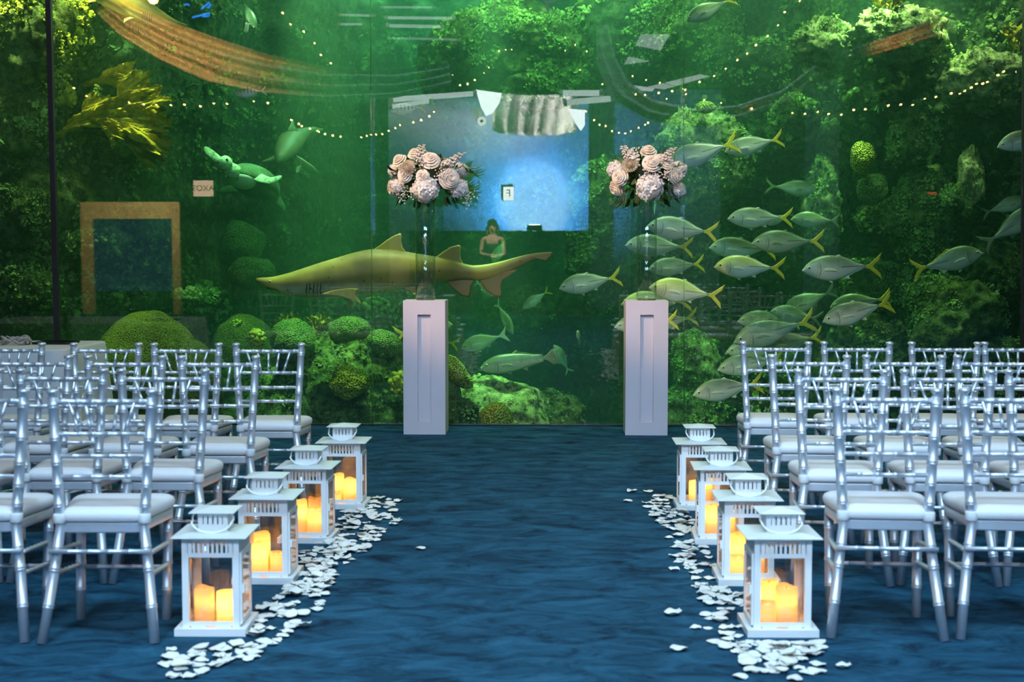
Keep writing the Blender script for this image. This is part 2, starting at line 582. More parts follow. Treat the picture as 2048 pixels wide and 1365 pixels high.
# ------------------------------------------------------------------ chairs
def bamboo(mb, pts, r, rings, rr=1.28, seg=9, step=0.02, wave=0.0):
    """a turned rod along pts with narrow double rings at fractions of its length"""
    P = [Vector(p) for p in pts]
    seglen = [(P[i + 1] - P[i]).length for i in range(len(P) - 1)]
    Lt = sum(seglen)

    def pos(s):
        for i, l in enumerate(seglen):
            if s <= l or i == len(seglen) - 1:
                return P[i] + (P[i + 1] - P[i]) * min(1, s / l)
            s -= l
    ss = {0.0: r, Lt: r}
    acc = 0.0
    for l in seglen:
        acc += l
        ss[round(acc, 5)] = r
    for f in rings:
        c = f * Lt
        h = max(0.0034, r * 0.30)
        for off, rad in ((-1.5, 1.0), (-0.9, rr), (-0.25, 1.03), (0.25, 1.03), (0.9, rr), (1.5, 1.0)):
            s = c + off * h
            if 0 < s < Lt:
                ss[round(s, 5)] = r * rad
    if wave:
        n = int(Lt / 0.014)
        for i in range(n + 1):
            ss[round(Lt * i / n, 5)] = r * (1 + wave * math.sin(i * math.pi / 1.5))
    keys = sorted(ss)
    mb.tube([pos(k) for k in keys], [ss[k] for k in keys], seg)


def trap(wb, wf, yb, yf, rad, n=6):
    """outline of a seat: narrow back, wide front, rounded corners"""
    cs = [(-wb, yb), (wb, yb), (wf, yf), (-wf, yf)]
    rr = [rad * 0.6, rad * 0.6, rad * 1.3, rad * 1.3]
    out = []
    for i in range(4):
        p = Vector((*cs[i], 0))
        a = (Vector((*cs[i - 1], 0)) - p).normalized()
        b = (Vector((*cs[(i + 1) % 4], 0)) - p).normalized()
        for k in range(n + 1):
            t = k / n
            q = p + a * rr[i] * (1 - t) ** 2 + b * rr[i] * t ** 2
            out.append((q.x, q.y))
    return out


def loft(mb, outl, levels):
    """stack scaled copies of an outline; levels = (z, inset)"""
    cx = sum(p[0] for p in outl) / len(outl)
    cy_ = sum(p[1] for p in outl) / len(outl)
    v, f, n = [], [], len(outl)
    for z, ins in levels:
        for x, y in outl:
            l = math.hypot(x - cx, y - cy_)
            k = (l - ins) / l
            v.append((cx + (x - cx) * k, cy_ + (y - cy_) * k, z))
    for i in range(len(levels) - 1):
        for k in range(n):
            k2 = (k + 1) % n
            f.append((i * n + k, i * n + k2, (i + 1) * n + k2, (i + 1) * n + k))
    f.append(tuple(range(n))[::-1])
    f.append(tuple((len(levels) - 1) * n + k for k in range(n)))
    return mb.add(v, f)


def back_x(z):
    return 0.155 + (0.184 - 0.155) * (z - 0.42) / (0.90 - 0.42)


def back_y(z):
    return -0.155 + 0.03 * (z - 0.42) / 0.48


def make_chair():
    t = thing('chiavari_chair', 'x', 'chair')
    sm = M['silver']
    for s in (-1, 1):
        mb = MB()
        bamboo(mb, [(s * 0.207, -0.235, 0), (s * 0.176, -0.175, 0.25), (s * 0.155, -0.155, 0.42), (s * 0.184, -0.125, 0.90)], 0.0192,
               [0.15, 0.30, 0.385, 0.56, 0.64, 0.73, 0.83, 0.965], 1.17, 14)
        mb.lathe([(0.0190, 0), (0.0145, 0.008), (0.017, 0.014), (0.0225, 0.021), (0.0238, 0.027), (0.017, 0.033), (0.004, 0.035)], (s * 0.184, -0.125, 0.898), 14)
        mb.build('back_post', sm, t)
        mb = MB()
        bamboo(mb, [(s * 0.168, 0.115, 0), (s * 0.172, 0.155, 0.405)], 0.0188, [0.30, 0.55, 0.86], 1.16, 12)
        mb.build('front_leg', sm, t)
    for i, z in enumerate((0.885, 0.765, 0.683, 0.606)):
        mb = MB()
        x, y = back_x(z), back_y(z)
        bow = -0.012 if i == 0 else -0.006
        rings = [0.11, 0.27, 0.42, 0.58, 0.73, 0.89] if i < 2 else [0.2, 0.4, 0.6, 0.8]
        bamboo(mb, [(-x, y, z), (-x / 2, y + bow * 0.8, z), (0, y + bow, z), (x / 2, y + bow * 0.8, z), (x, y, z)], 0.0105 if i == 0 else 0.0085, rings, 1.34)
        mb.build('top_rail' if i == 0 else 'back_rail', sm, t)
    for k in range(5):
        u = (k - 2) / 2
        mb = MB()
        bamboo(mb, [(u * 0.122, back_y(0.885) - 0.010, 0.885), (u * 0.082, back_y(0.765) - 0.005, 0.765)], 0.0062, [0.36, 0.70], 1.35, 8)
        mb.build('spindle', sm, t)
    mb = MB()
    loft(mb, trap(0.150, 0.200, -0.165, 0.205, 0.06), [(0.398, 0.004), (0.402, 0.0), (0.432, 0.0), (0.436, 0.004)])
    mb.build('seat_frame', sm, t, auto=40)
    mb = MB()
    loft(mb, trap(0.152, 0.208, -0.172, 0.215, 0.07, 8), [(0.437, 0.02), (0.440, 0.006), (0.448, 0.0), (0.466, -0.003), (0.478, 0.004), (0.486, 0.02), (0.490, 0.05), (0.492, 0.09)])
    cu = mb.build('cushion', M['cushion'], t)
    for s in (-1, 1):
        mb = MB()
        mb.lathe([(0.0215, -0.018), (0.0240, -0.014), (0.0240, 0.014), (0.0215, 0.018)], (s * 0.1575, -0.156, 0.452), 14)
        mb.build('tie_strap', M['strap'], cu)
    for a, b, r_, wv in (((-0.187, -0.195, 0.335), (0.187, -0.195, 0.335), 0.0085, 0), ((-0.168, 0.134, 0.205), (0.168, 0.134, 0.205), 0.0085, 0)):
        mb = MB()
        bamboo(mb, [a, b], r_, [0.2, 0.4, 0.6, 0.8], 1.2)
        mb.build('stretcher', sm, t)
    for s in (-1, 1):
        for zb, zf in ((0.325, 0.300), (0.245, 0.215)):
            mb = MB()
            yb = -0.235 + 0.06 * zb / 0.25 if zb < 0.25 else -0.175 + 0.02 * (zb - 0.25) / 0.17
            bamboo(mb, [(s * 0.182, yb, zb), (s * 0.171, 0.14, zf)], 0.0082, [], wave=0.38)
            mb.build('side_stretcher', sm, t)
    return t


chair0 = make_chair()
ROWS_L = [   # finial pixel pairs, finial row, turn
    ('front', 5.22, [(103, 303, 2), (-152, 47, 1)]),
    ('second', 6.16, [(239, 412, 1), (38, 207, 0), (-170, 0, 0)]),
    ('third', 6.96, [(362, 512, 1), (177, 323, 2), (-12, 139, 0), (-185, -40, 0)]),
    ('back', 7.92, [(472, 603, 1), (309, 437, 0), (147, 278, 1), (-42, 81, 0), (-210, -85, 0)])]
ROWS_R = [
    ('front', 5.36, [(1684, 1865, -4), (1938, 2125, -3)]),
    ('second', 6.22, [(1599, 1767, -4), (1812, 1980, -3), (2022, 2190, -3)]),
    ('third', 7.10, [(1545, 1693, -3), (1731, 1886, -3), (1917, 2067, -4)]),
    ('back', 8.14, [(1485, 1618, -3), (1646, 1781, -2), (1826, 1952, -2), (1970, 2100, -1)])]
ORD = ['at the aisle', 'second from the aisle', 'third from the aisle', 'fourth from the aisle', 'fifth from the aisle']
ROWN = {'front': 'fourth row from the tank', 'second': 'third row from the tank', 'third': 'second row from the tank', 'back': 'first row from the tank'}
first = True
for side, rows, col in (('shark', ROWS_L, 'a'), ('jack-fish', ROWS_R, 'b')):
    for rname, Yf, cs in rows:
        for i, (xa, xb, deg) in enumerate(cs):
            if xb < -20 or xa > 2060:
                continue
            p = at((xa + xb) / 2, 700, Yf)
            o = chair0 if first else copy_tree(chair0)
            first = False
            # the finials sit 0.125 behind the chair's own origin
            a = R(deg)
            o.location = (p.x - 0.125 * math.sin(a) * 1.0, Yf + 0.125 * math.cos(a), 0)
            o.rotation_euler = (0, 0, a)
            o['label'] = f'silver chair {ORD[i]}, {ROWN[rname]}, {side} side'
            o['group'] = f'silver chairs on the {side} side of the aisle'


# ------------------------------------------------------------------ lanterns and candles
def wax_mat():
    m, nt, b, out = new_mat('candle_wax')
    N, L = nt.nodes, nt.links
    b.inputs['Base Color'].default_value = (0.92, 0.72, 0.42, 1)
    b.inputs['Roughness'].default_value = 0.55
    t = N.new('ShaderNodeBsdfTranslucent')
    t.inputs['Color'].default_value = (1.0, 0.66, 0.24, 1)
    mx = N.new('ShaderNodeMixShader')
    mx.inputs[0].default_value = 0.55
    L.new(b.outputs[0], mx.inputs[1])
    L.new(t.outputs[0], mx.inputs[2])
    L.new(mx.outputs[0], out.inputs['Surface'])
    return m


M['wax'] = wax_mat()
M['wick'] = pmat('wick', (0.02, 0.015, 0.01), 0.9)


def make_lantern(door_side):
    t = thing('lantern', 'x', 'lantern')
    wm = M['white_metal']
    MB().box((0, 0, 0.014), (0.268, 0.262, 0.028)).build('base_plate', wm, t, False)
    h = 0.1075
    fr = MB()
    for sx in (-1, 1):
        for sy in (-1, 1):
            fr.box((sx * (h - 0.0125), sy * (h - 0.0125), 0.191), (0.025, 0.025, 0.326))
    z0, z1 = 0.2785, 0.354
    for sy in (-1, 1):
        y = sy * (h - 0.003)
        inner = 2 * h - 0.050
        fr.box((0, y, 0.286), (inner, 0.006, 0.016))
        fr.box((0, y, 0.3465), (inner, 0.006, 0.015))
        n = 9
        pitch = (inner - 0.008) / n
        for k in range(n + 1):
            x = -inner / 2 + 0.004 + pitch * k
            w = pitch - 0.0085 if 0 < k < n else pitch - 0.0085 + 0.010
            fr.box((x, y, 0.3165), (w, 0.006, 0.046))
        fr.box((0, y, 0.042), (inner, 0.006, 0.016))
        # bottom rail stands on short feet, leaving three vent notches
        for x in (-0.048, 0.048):
            fr.box((x, y, 0.031), (0.050, 0.006, 0.006))
    for sx in (-1, 1):
        x = sx * (h - 0.003)
        fr.box((x, 0, 0.316), (0.006, 2 * h - 0.044, 0.076))
        fr.box((x, 0, 0.041), (0.006, 2 * h - 0.044, 0.026))
    fr.build('frame', wm, t, False)
    for sy in (-1, 1):
        MB().box((0, sy * (h - 0.008), 0.165), (0.171, 0.002, 0.234)).build('glass_pane', M['pane'], t, False)
    MB().box((-door_side * (h - 0.008), 0, 0.165), (0.002, 0.171, 0.234)).build('glass_pane', M['pane'], t, False)
    dr = MB()
    x = door_side * (h + 0.004)
    for sy in (-1, 1):
        dr.box((x, sy * 0.086, 0.165), (0.008, 0.020, 0.254))
    for z in (0.047, 0.283):
        dr.box((x, 0, z), (0.008, 0.152, 0.018))
    d = dr.build('door', wm, t, False)
    MB().box((x, 0, 0.165), (0.002, 0.153, 0.220)).build('door_pane', M['pane'], d, False)
    MB().box((x + door_side * 0.008, -0.084, 0.165), (0.008, 0.014, 0.030)).build('latch', wm, d, False)
    rf = MB()
    a, b2 = 0.142, 0.068
    rf.add([(-a, -a, 0.354), (a, -a, 0.354), (a, a, 0.354), (-a, a, 0.354), (-a, -a, 0.358), (a, -a, 0.358), (a, a, 0.358), (-a, a, 0.358),
            (-b2, -b2, 0.372), (b2, -b2, 0.372), (b2, b2, 0.372), (-b2, b2, 0.372)],
           [(0, 3, 2, 1), (0, 1, 5, 4), (1, 2, 6, 5), (2, 3, 7, 6), (3, 0, 4, 7), (4, 5, 9, 8), (5, 6, 10, 9), (6, 7, 11, 10), (7, 4, 8, 11), (8, 9, 10, 11)])
    rf.build('roof', M['roof_metal'], t, False)
    cp = MB()
    c = 0.056
    for sy in (-1, 1):
        y = sy * (c - 0.003)
        cp.box((0, y, 0.383), (2 * c, 0.006, 0.026))
        cp.box((0, y, 0.434), (2 * c, 0.006, 0.014))
        for k in range(6):
            xx = -c + 0.009 + (2 * c - 0.018) * k / 5
            cp.box((xx, y, 0.4115), (0.0135 if 0 < k < 5 else 0.018, 0.006, 0.031))
    for sx in (-1, 1):
        cp.box((sx * (c - 0.003), 0, 0.4055), (0.006, 2 * c - 0.012, 0.071))
    cp.build('vent_cap', wm, t, False)
    cr = MB()
    a, b2 = 0.086, 0.006
    cr.add([(-a, -a, 0.441), (a, -a, 0.441), (a, a, 0.441), (-a, a, 0.441), (-a, -a, 0.444), (a, -a, 0.444), (a, a, 0.444), (-a, a, 0.444), (0, 0, 0.464)],
           [(0, 3, 2, 1), (0, 1, 5, 4), (1, 2, 6, 5), (2, 3, 7, 6), (3, 0, 4, 7), (4, 5, 8), (5, 6, 8), (6, 7, 8), (7, 4, 8)])
    cr.build('cap_roof', M['roof_metal'], t, False)
    hd = MB()
    pts = []
    for k in range(25):
        w = math.pi * 0.12 - (math.pi * 1.24) * k / 24
        x = 0.078 * math.cos(w)
        z = 0.418 + 0.048 * math.sin(w)
        y = -0.078 - 0.008 * math.sin(-w) if -math.pi * 0.95 < w < -0.05 * math.pi else -0.05
        pts.append((x, y, z))
    hd.tube(pts, 0.0042, 8)
    hd.build('handle', wm, t)
    stack = [t]
    while stack:
        o = stack.pop()
        stack += list(o.children)
        if o.type == 'MESH':
            co = np.empty(len(o.data.vertices) * 3)
            o.data.vertices.foreach_get('co', co)
            co = co.reshape(-1, 3)
            co[:, 2] = np.interp(co[:, 2], [0, 0.07, 0.275, 0.354, 0.372, 0.441, 0.464], [0, 0.07, 0.292, 0.372, 0.386, 0.457, 0.474])
            o.data.vertices.foreach_set('co', co.ravel())
            o.data.update()
    return t


def candle(x, y, z, r_, h, lit, label, parent_loc):
    t = thing('pillar_candle', label, 'candle', (x, y, z), 0, 'glowing pillar candles in the lanterns')
    prof = [(r_ * 0.97, 0), (r_, 0.004)]
    n = 6
    for i in range(1, n):
        prof.append((r_ * (1 + 0.01 * math.sin(i * 2.1 + x * 50)), h * i / n))
    prof += [(r_ * 0.99, h - 0.004), (r_ * 0.90, h), (r_ * 0.80, h - 0.003), (r_ * 0.55, h - 0.010), (r_ * 0.08, h - 0.012)]
    v0 = MB().lathe(prof, (0, 0, 0), 28)
    vs = v0.v[0]
    ang = np.arctan2(vs[:, 1], vs[:, 0])
    top = vs[:, 2] > h - 0.02
    vs[:, 2] += top * (0.0035 * np.sin(2 * ang + x * 40) + 0.002 * np.sin(3 * ang + y * 31))
    v0.build('wax', M['wax'], t)
    MB().tube([(0, 0, h - 0.014), (0.001, 0, h - 0.001)], 0.0012, 6).build('wick', M['wick'], t)
    d = bpy.data.lights.new('candle_glow', 'POINT')
    d.energy = 0.24 * lit
    d.color = (1.0, 0.70, 0.32)
    d.shadow_soft_size = r_ * 0.25
    lo = bpy.data.objects.new('candle_glow', d)
    COL.objects.link(lo)
    lo.parent = t
    lo.location = (0, 0, h * 0.66)
    return t


LAN = {  # cap centre pixel, centre depth, candles (dx, dy, radius, height, lit)
    'L': [(432, 1040, 5.35, [(-0.040, -0.035, 0.038, 0.137, 0.6), (0.044, -0.036, 0.037, 0.124, 1.8)]),
          (535, 975, 6.19, [(-0.030, -0.040, 0.037, 0.135, 1.5), (-0.036, 0.045, 0.036, 0.165, 1.2), (0.052, -0.030, 0.037, 0.095, 0.55)]),
          (617, 920, 7.06, [(-0.044, 0.010, 0.033, 0.165, 1.2), (0.040, -0.040, 0.044, 0.135, 1.2), (0.02, 0.055, 0.034, 0.17, 0.3)]),
          (688, 872, 8.00, [(-0.044, 0.020, 0.040, 0.150, 1.3), (0.040, -0.030, 0.040, 0.130, 1.3), (-0.046, -0.055, 0.036, 0.06, 0.5)])],
    'R': [(1557, 1040, 5.40, [(-0.052, -0.040, 0.042, 0.085, 0.5), (0.028, -0.030, 0.042, 0.145, 0.9), (-0.028, 0.040, 0.038, 0.150, 1.3)]),
          (1493, 975, 6.22, [(-0.046, -0.038, 0.040, 0.085, 0.7), (-0.034, 0.045, 0.040, 0.170, 1.5), (0.045, 0.01, 0.038, 0.15, 1.5)]),
          (1441, 920, 7.09, [(-0.046, -0.028, 0.036, 0.155, 1.2), (0.040, 0.030, 0.040, 0.12, 1.0)]),
          (1398, 872, 8.02, [(-0.020, -0.030, 0.038, 0.125, 1.2), (0.046, 0.040, 0.036, 0.15, 1.0)])]}
NTH = ['fourth from the tank', 'third from the tank', 'second from the tank', 'first from the tank']
lan_boxes = []
for sd, door in (('L', 1), ('R', -1)):
    side = 'shark' if sd == 'L' else 'jack-fish'
    base = None
    for i, (px, py, Y, cands) in enumerate(LAN[sd]):
        p = at(px, py, Y)
        if base is None:
            base = make_lantern(door)
            o = base
        else:
            o = copy_tree(base)
        o.location = (p.x, Y, 0)
        o.rotation_euler = (0, 0, R((1, 0, -1, 0)[i] * 1.2))
        o['label'] = f'white slotted lantern, {NTH[i]} beside the aisle, {side} side'
        o['group'] = 'white lanterns lining the aisle'
        lan_boxes.append((p.x, Y))
        hts = sorted(c[3] for c in cands)
        for (dx, dy, r_, h, lit) in cands:
            rank = ('tallest', 'shortest') if len(cands) == 2 else ('tallest', 'middle-height', 'shortest')
            w = rank[len(cands) - 1 - hts.index(h)]
            candle(p.x + dx, Y + dy, 0.0285, r_, h, lit, f'{w} amber candle in the lantern {NTH[i]}, {side} side', None)


# ------------------------------------------------------------------ petals on the carpet
def petal_mesh(i):
    rg = np.random.default_rng(40 + i)
    mb = MB()
    nu, nv = 8, 9
    P = []
    cup, curl, tw, ph = rg.uniform(0.15, 0.5), rg.uniform(-0.3, 0.5), rg.uniform(-0.4, 0.4), rg.uniform(0, 6)
    wob = rg.uniform(0.02, 0.06)
    for a in range(nu):
        t = a / (nu - 1)
        wd = 0.5 * math.sin(math.pi * (0.06 + 0.86 * t ** 0.8)) ** 0.75
        for b in range(nv):
            s = -1 + 2 * b / (nv - 1)
            x = wd * s
            y = t - 0.5 + 0.06 * math.cos(3 * s + ph) * t
            z = cup * (x * x * 1.8 + (t - 0.45) ** 2 * 0.9) + curl * max(0, t - 0.6) ** 2 * 2 + tw * x * (t - 0.5) + wob * math.sin(5 * x + 7 * y + ph)
            P.append((x, y, z))
    P = np.array(P)
    P[:, 2] -= P[:, 2].min()
    n = len(P)
    mb.grid(P, nu, nv)
    Q = P.copy()
    Q[:, 2] += 0.03
    mb.grid(Q[::-1], nu, nv)
    edge = [k for k in range(nv)] + [r_ * nv + nv - 1 for r_ in range(1, nu)] + [(nu - 1) * nv + k for k in range(nv - 2, -1, -1)] + [r_ * nv for r_ in range(nu - 2, 0, -1)]
    mp = lambda k: n + (n - 1 - k)
    mb.f.extend([(edge[j], mp(edge[j]), mp(edge[(j + 1) % len(edge)]), edge[(j + 1) % len(edge)]) for j in range(len(edge))])
    return mb.mesh('petal', M['petal'])


PET = [petal_mesh(i) for i in range(7)]
BAND_L = [[(742, 992), (800, 1006), (796, 1052), (720, 1112), (662, 1098), (672, 1060), (690, 1024), (735, 1000)],
          [(672, 1060), (720, 1112), (665, 1150), (655, 1190), (560, 1192), (600, 1160), (600, 1108), (660, 1085)],
          [(560, 1190), (655, 1190), (625, 1238), (560, 1280), (500, 1325), (505, 1220)],
          [(322, 1365), (335, 1302), (510, 1292), (500, 1326), (440, 1340), (400, 1365)]]
BAND_R = [[(1285, 1005), (1330, 990), (1358, 1000), (1362, 1020), (1400, 1060), (1400, 1090), (1360, 1080), (1310, 1040)],
          [(1355, 1085), (1392, 1082), (1428, 1120), (1440, 1180), (1484, 1190), (1484, 1225), (1395, 1200), (1385, 1150), (1345, 1120)],
          [(1392, 1195), (1480, 1195), (1480, 1260), (1510, 1285), (1640, 1290), (1655, 1312), (1630, 1350), (1500, 1350), (1470, 1310), (1390, 1270)],
          [(1480, 1290), (1630, 1300), (1640, 1345), (1560, 1362), (1490, 1340)]]


def inside(p, poly):
    x, y = p
    c = False
    for i in range(len(poly)):
        x0, y0 = poly[i - 1]
        x1, y1 = poly[i]
        if (y0 > y) != (y1 > y) and x < (x1 - x0) * (y - y0) / (y1 - y0) + x0:
            c = not c
    return c


placed = []


def put_petal(px, py, label, group, kind=None, force=False, z=0.0):
    p = floor_at(px, py)
    for lx, ly in lan_boxes:
        if abs(p.x - lx) < 0.155 and abs(p.y - ly) < 0.155 and not force:
            return False
    o = bpy.data.objects.new('petal', rnd.choice(PET))
    COL.objects.link(o)
    s = rnd.uniform(0.046, 0.066)
    near = sum(1 for q in placed if (q - p).length < 0.04)
    o.location = (p.x, p.y, 0.001 + 0.009 * min(near, 2))
    o.rotation_euler = (rnd.uniform(-0.22, 0.22) * (near > 0), rnd.uniform(-0.22, 0.22) * (near > 0), rnd.uniform(0, 6.28))
    if rnd.random() < 0.25:
        o.rotation_euler.x += math.pi
        o.location.z += 0.018
    o.scale = (s * rnd.uniform(0.85, 1.1), s, s * rnd.uniform(0.7, 1.1))
    tag(o, label, 'petal', group)
    placed.append(p)
    return True


def fill_band(polys, counts, side):
    for poly, n in zip(polys, counts):
        xs, ys = [p[0] for p in poly], [p[1] for p in poly]
        k = tries = 0
        while k < n and tries < 6000:
            tries += 1
            q = (rnd.uniform(min(xs), max(xs)), rnd.uniform(min(ys), max(ys)))
            if inside(q, poly):
                p = floor_at(*q)
                if min([(p - r_).length for r_ in placed[-400:]] or [9]) < 0.020:
                    continue
                if put_petal(*q, f'white rose petal among those strewn along the lanterns on the {side} side', f'rose petals on the {side} side'):
                    k += 1


fill_band(BAND_L, (62, 58, 34, 22), 'shark')
fill_band(BAND_R, (44, 40, 36, 12), 'jack-fish')
for px, py, lab in ((841, 1101, 'lone white petal lying in the middle of the blue aisle'), (1345, 1232, 'small lone petal beside the jack-fish side petal trail'),
                    (1358, 1302, 'lone white petal fallen towards the aisle near the large lantern'), (1264, 985, 'lone petal near the tank on the jack-fish side'),
                    (1256, 1004, 'lone petal out in the aisle just before the tank'), (1297, 985, 'petal near two strays at the tank end of the trail'),
                    (1686, 1338, 'lone crumpled petal under the front chair of the jack-fish side'), (1640, 1302, 'flat petal beside the front lantern foot and chair leg'),
                    (1338, 1078, 'petal fallen off the trail beside the second lantern'), (735, 1100, 'petal at the aisle edge by the second lantern, shark side'),
                    (608, 1258, 'petal lying apart at the aisle edge, shark side'), (1348, 1142, 'petal lying apart beside the trail, jack-fish side'),
                    (1480, 1358, 'petal at the end of the trail, jack-fish side'), (1590, 1362, 'petal lying lowest in view, jack-fish side of the aisle')):
    put_petal(px, py, lab, 'stray rose petals', force=True)


# the small petals in between, too many to tell one from the next
PV = []
for me in PET:
    a = np.empty(len(me.vertices) * 3)
    me.vertices.foreach_get('co', a)
    PV.append((a.reshape(-1, 3), [tuple(p.vertices) for p in me.polygons]))
for polys, counts, side in ((BAND_L, (46, 40, 26, 16), 'shark'), (BAND_R, (36, 34, 30, 12), 'jack-fish')):
    mb = MB()
    for poly, n in zip(polys, counts):
        xs, ys = [p[0] for p in poly], [p[1] for p in poly]
        done = tries = 0
        while done < n and tries < 3000:
            tries += 1
            q = (rnd.uniform(min(xs), max(xs)), rnd.uniform(min(ys), max(ys)))
            p = floor_at(*q)
            if not inside(q, poly) or any(abs(p.x - lx) < 0.15 and abs(p.y - ly) < 0.15 for lx, ly in lan_boxes):
                continue
            v, f = PV[rnd.randrange(len(PV))]
            a, s = rnd.uniform(0, 6.28), rnd.uniform(0.034, 0.048)
            ca, sa = math.cos(a) * s, math.sin(a) * s
            mb.add(np.stack([v[:, 0] * ca - v[:, 1] * sa + p.x, v[:, 0] * sa + v[:, 1] * ca + p.y, v[:, 2] * s + 0.0005], 1), f)
            done += 1
    tag(mb.build('petal_litter', M['petal']), f'small white petals filling the gaps of the petal trail, {side} side', 'petals', kind='stuff')


# ------------------------------------------------------------------ pedestals, vases
def make_pedestal():
    t = thing('pedestal', 'x', 'pedestal')
    w, h, rw, rb, rt = 0.166, 1.06, 0.052, 0.10, 0.95
    d = 0.030
    mb = MB()
    V = [(-w, -w, 0), (w, -w, 0), (w, -w, h), (-w, -w, h), (-rw, -w, rb), (rw, -w, rb), (rw, -w, rt), (-rw, -w, rt),
         (-w, w, 0), (w, w, 0), (w, w, h), (-w, w, h)]
    mb.add(V, [(0, 1, 5, 4), (1, 2, 6, 5), (2, 3, 7, 6), (3, 0, 4, 7), (1, 9, 10, 2), (9, 8, 11, 10), (8, 0, 3, 11), (3, 2, 10, 11), (0, 8, 9, 1)])
    mb.build('body', M['pedestal'], t, False)
    mb = MB()
    mb.add([(-rw, -w, rb), (rw, -w, rb), (rw, -w, rt), (-rw, -w, rt), (-rw, -w + d, rb), (rw, -w + d, rb), (rw, -w + d, rt), (-rw, -w + d, rt)],
           [(0, 1, 5, 4), (1, 2, 6, 5), (2, 3, 7, 6), (3, 0, 4, 7), (4, 5, 6, 7)])
    mb.build('recessed_panel', M['pedestal'], t, False)
    return t


ped0 = make_pedestal()
PED = []
for px, lab in ((848.5, 'white square pedestal with recessed panel under the vase in front of the shark'),
                (1293.5, 'white square pedestal with recessed panel under the vase in front of the jack fish')):
    p = at(px, 740, 11.16)
    o = ped0 if not PED else copy_tree(ped0)
    o.location = (p.x, 11.16 + 0.166, 0)
    o['label'] = lab
    o['group'] = 'white pedestals'
    PED.append(o)
PED_TOP = 1.06
for o, px, lab in ((PED[0], 851, 'tall clear glass cylinder vase on the pedestal in front of the shark'), (PED[1], 1293, 'tall clear glass cylinder vase on the pedestal in front of the jack fish')):
    Y = 11.16 + 0.166
    x = at(px, 590, Y).x
    t = thing('glass_vase', lab, 'vase', (x, Y, PED_TOP), 0, 'tall glass vases')
    mb = MB()
    r_, h = 0.079, 0.80
    prof = [(r_ * 0.9, 0), (r_, 0.006), (r_, 0.05), (r_, h * 0.5), (r_, h), (r_ - 0.004, h + 0.001), (r_ - 0.005, h * 0.5), (r_ - 0.005, 0.016), (0.002, 0.014)]
    mb.lathe(prof, (0, 0, 0), 40)
    mb.build('cylinder', M['vase'], t)
    MB().lathe([(r_ * 0.88, 0.0005), (r_ * 0.97, 0.005), (r_ * 0.95, 0.013), (0.001, 0.0135)], (0, 0, 0), 32).build('thick_base', glass_mat('vase_foot_glass', (0.62, 0.60, 0.48), 0.12), t)


# ------------------------------------------------------------------ flowers
M['rose'] = pmat('rose_cream', (0.92, 0.81, 0.68), 0.6, noise_amt=0.05, noise_scale=40)
M['hydra'] = pmat('hydrangea_white', (0.90, 0.86, 0.80), 0.65, noise_amt=0.08, noise_scale=60)
M['mum'] = pmat('mum_cream', (0.92, 0.80, 0.60), 0.6, noise_amt=0.04)
M['breath'] = pmat('tiny_blossom', (0.86, 0.78, 0.72), 0.6)
M['leaf'] = pmat('florist_leaf', (0.030, 0.055, 0.012), 0.5, noise_amt=0.5, noise_scale=18)
M['leaf_light'] = pmat('florist_leaf_light', (0.07, 0.12, 0.025), 0.5, noise_amt=0.4, noise_scale=18)


def petal_patch(nu, nv, width, length, cup, curl):
    P = []
    for a in range(nu):
        t = a / (nu - 1)
        wd = width * math.sin(math.pi * (0.12 + 0.72 * t)) ** 0.7
        for b in range(nv):
            s = -1 + 2 * b / (nv - 1)
            P.append((wd * s, length * t, cup * s * s + curl * t * t))
    return np.array(P)


def basis(n):
    n = Vector(n).normalized()
    a = n.cross(Vector((0, 0, 1)) if abs(n.z) < 0.9 else Vector((1, 0, 0))).normalized()
    return np.array([a, n.cross(a), n]).T


def rose(mb, c, n, r_):
    B = basis(n)
    c = np.array(c)
    layers = [(3, 0.17, 0.78), (3, 0.30, 0.76), (4, 0.46, 0.68), (5, 0.64, 0.54), (6, 0.83, 0.34), (6, 0.98, 0.10)]
    for li, (np_, rad, hh) in enumerate(layers):
        for k in range(np_):
            w0 = 2 * math.pi * (k + 0.41 * li) / np_ + rnd.uniform(-0.15, 0.15)
            span = 2 * math.pi / np_ * 0.66
            P = []
            for a in range(4):
                t = a / 3
                for b in range(7):
                    s = -1 + b / 3
                    w = w0 + span * s
                    rr = rad * (0.72 + 0.28 * t) + (0.05 + 0.025 * li) * t ** 3 * (1 - 0.4 * s * s) + 0.03 * s
                    z = hh - 0.34 * (1 - t) - 0.05 * li * t ** 3 - 0.10 * s * s * t
                    P.append((rr * math.cos(w), rr * math.sin(w), z))
            P = np.array(P) * r_
            mb.grid(P @ B.T + c, 4, 7)
    mb.ball(tuple(np.array([[0, 0, 0.52 * r_]]) @ B.T + c)[0], r_ * 0.15, 8, 6)
    mb.ball(tuple(c + np.array(n)[:3] * 0.0), r_ * 0.62, 12, 8)
    return mb


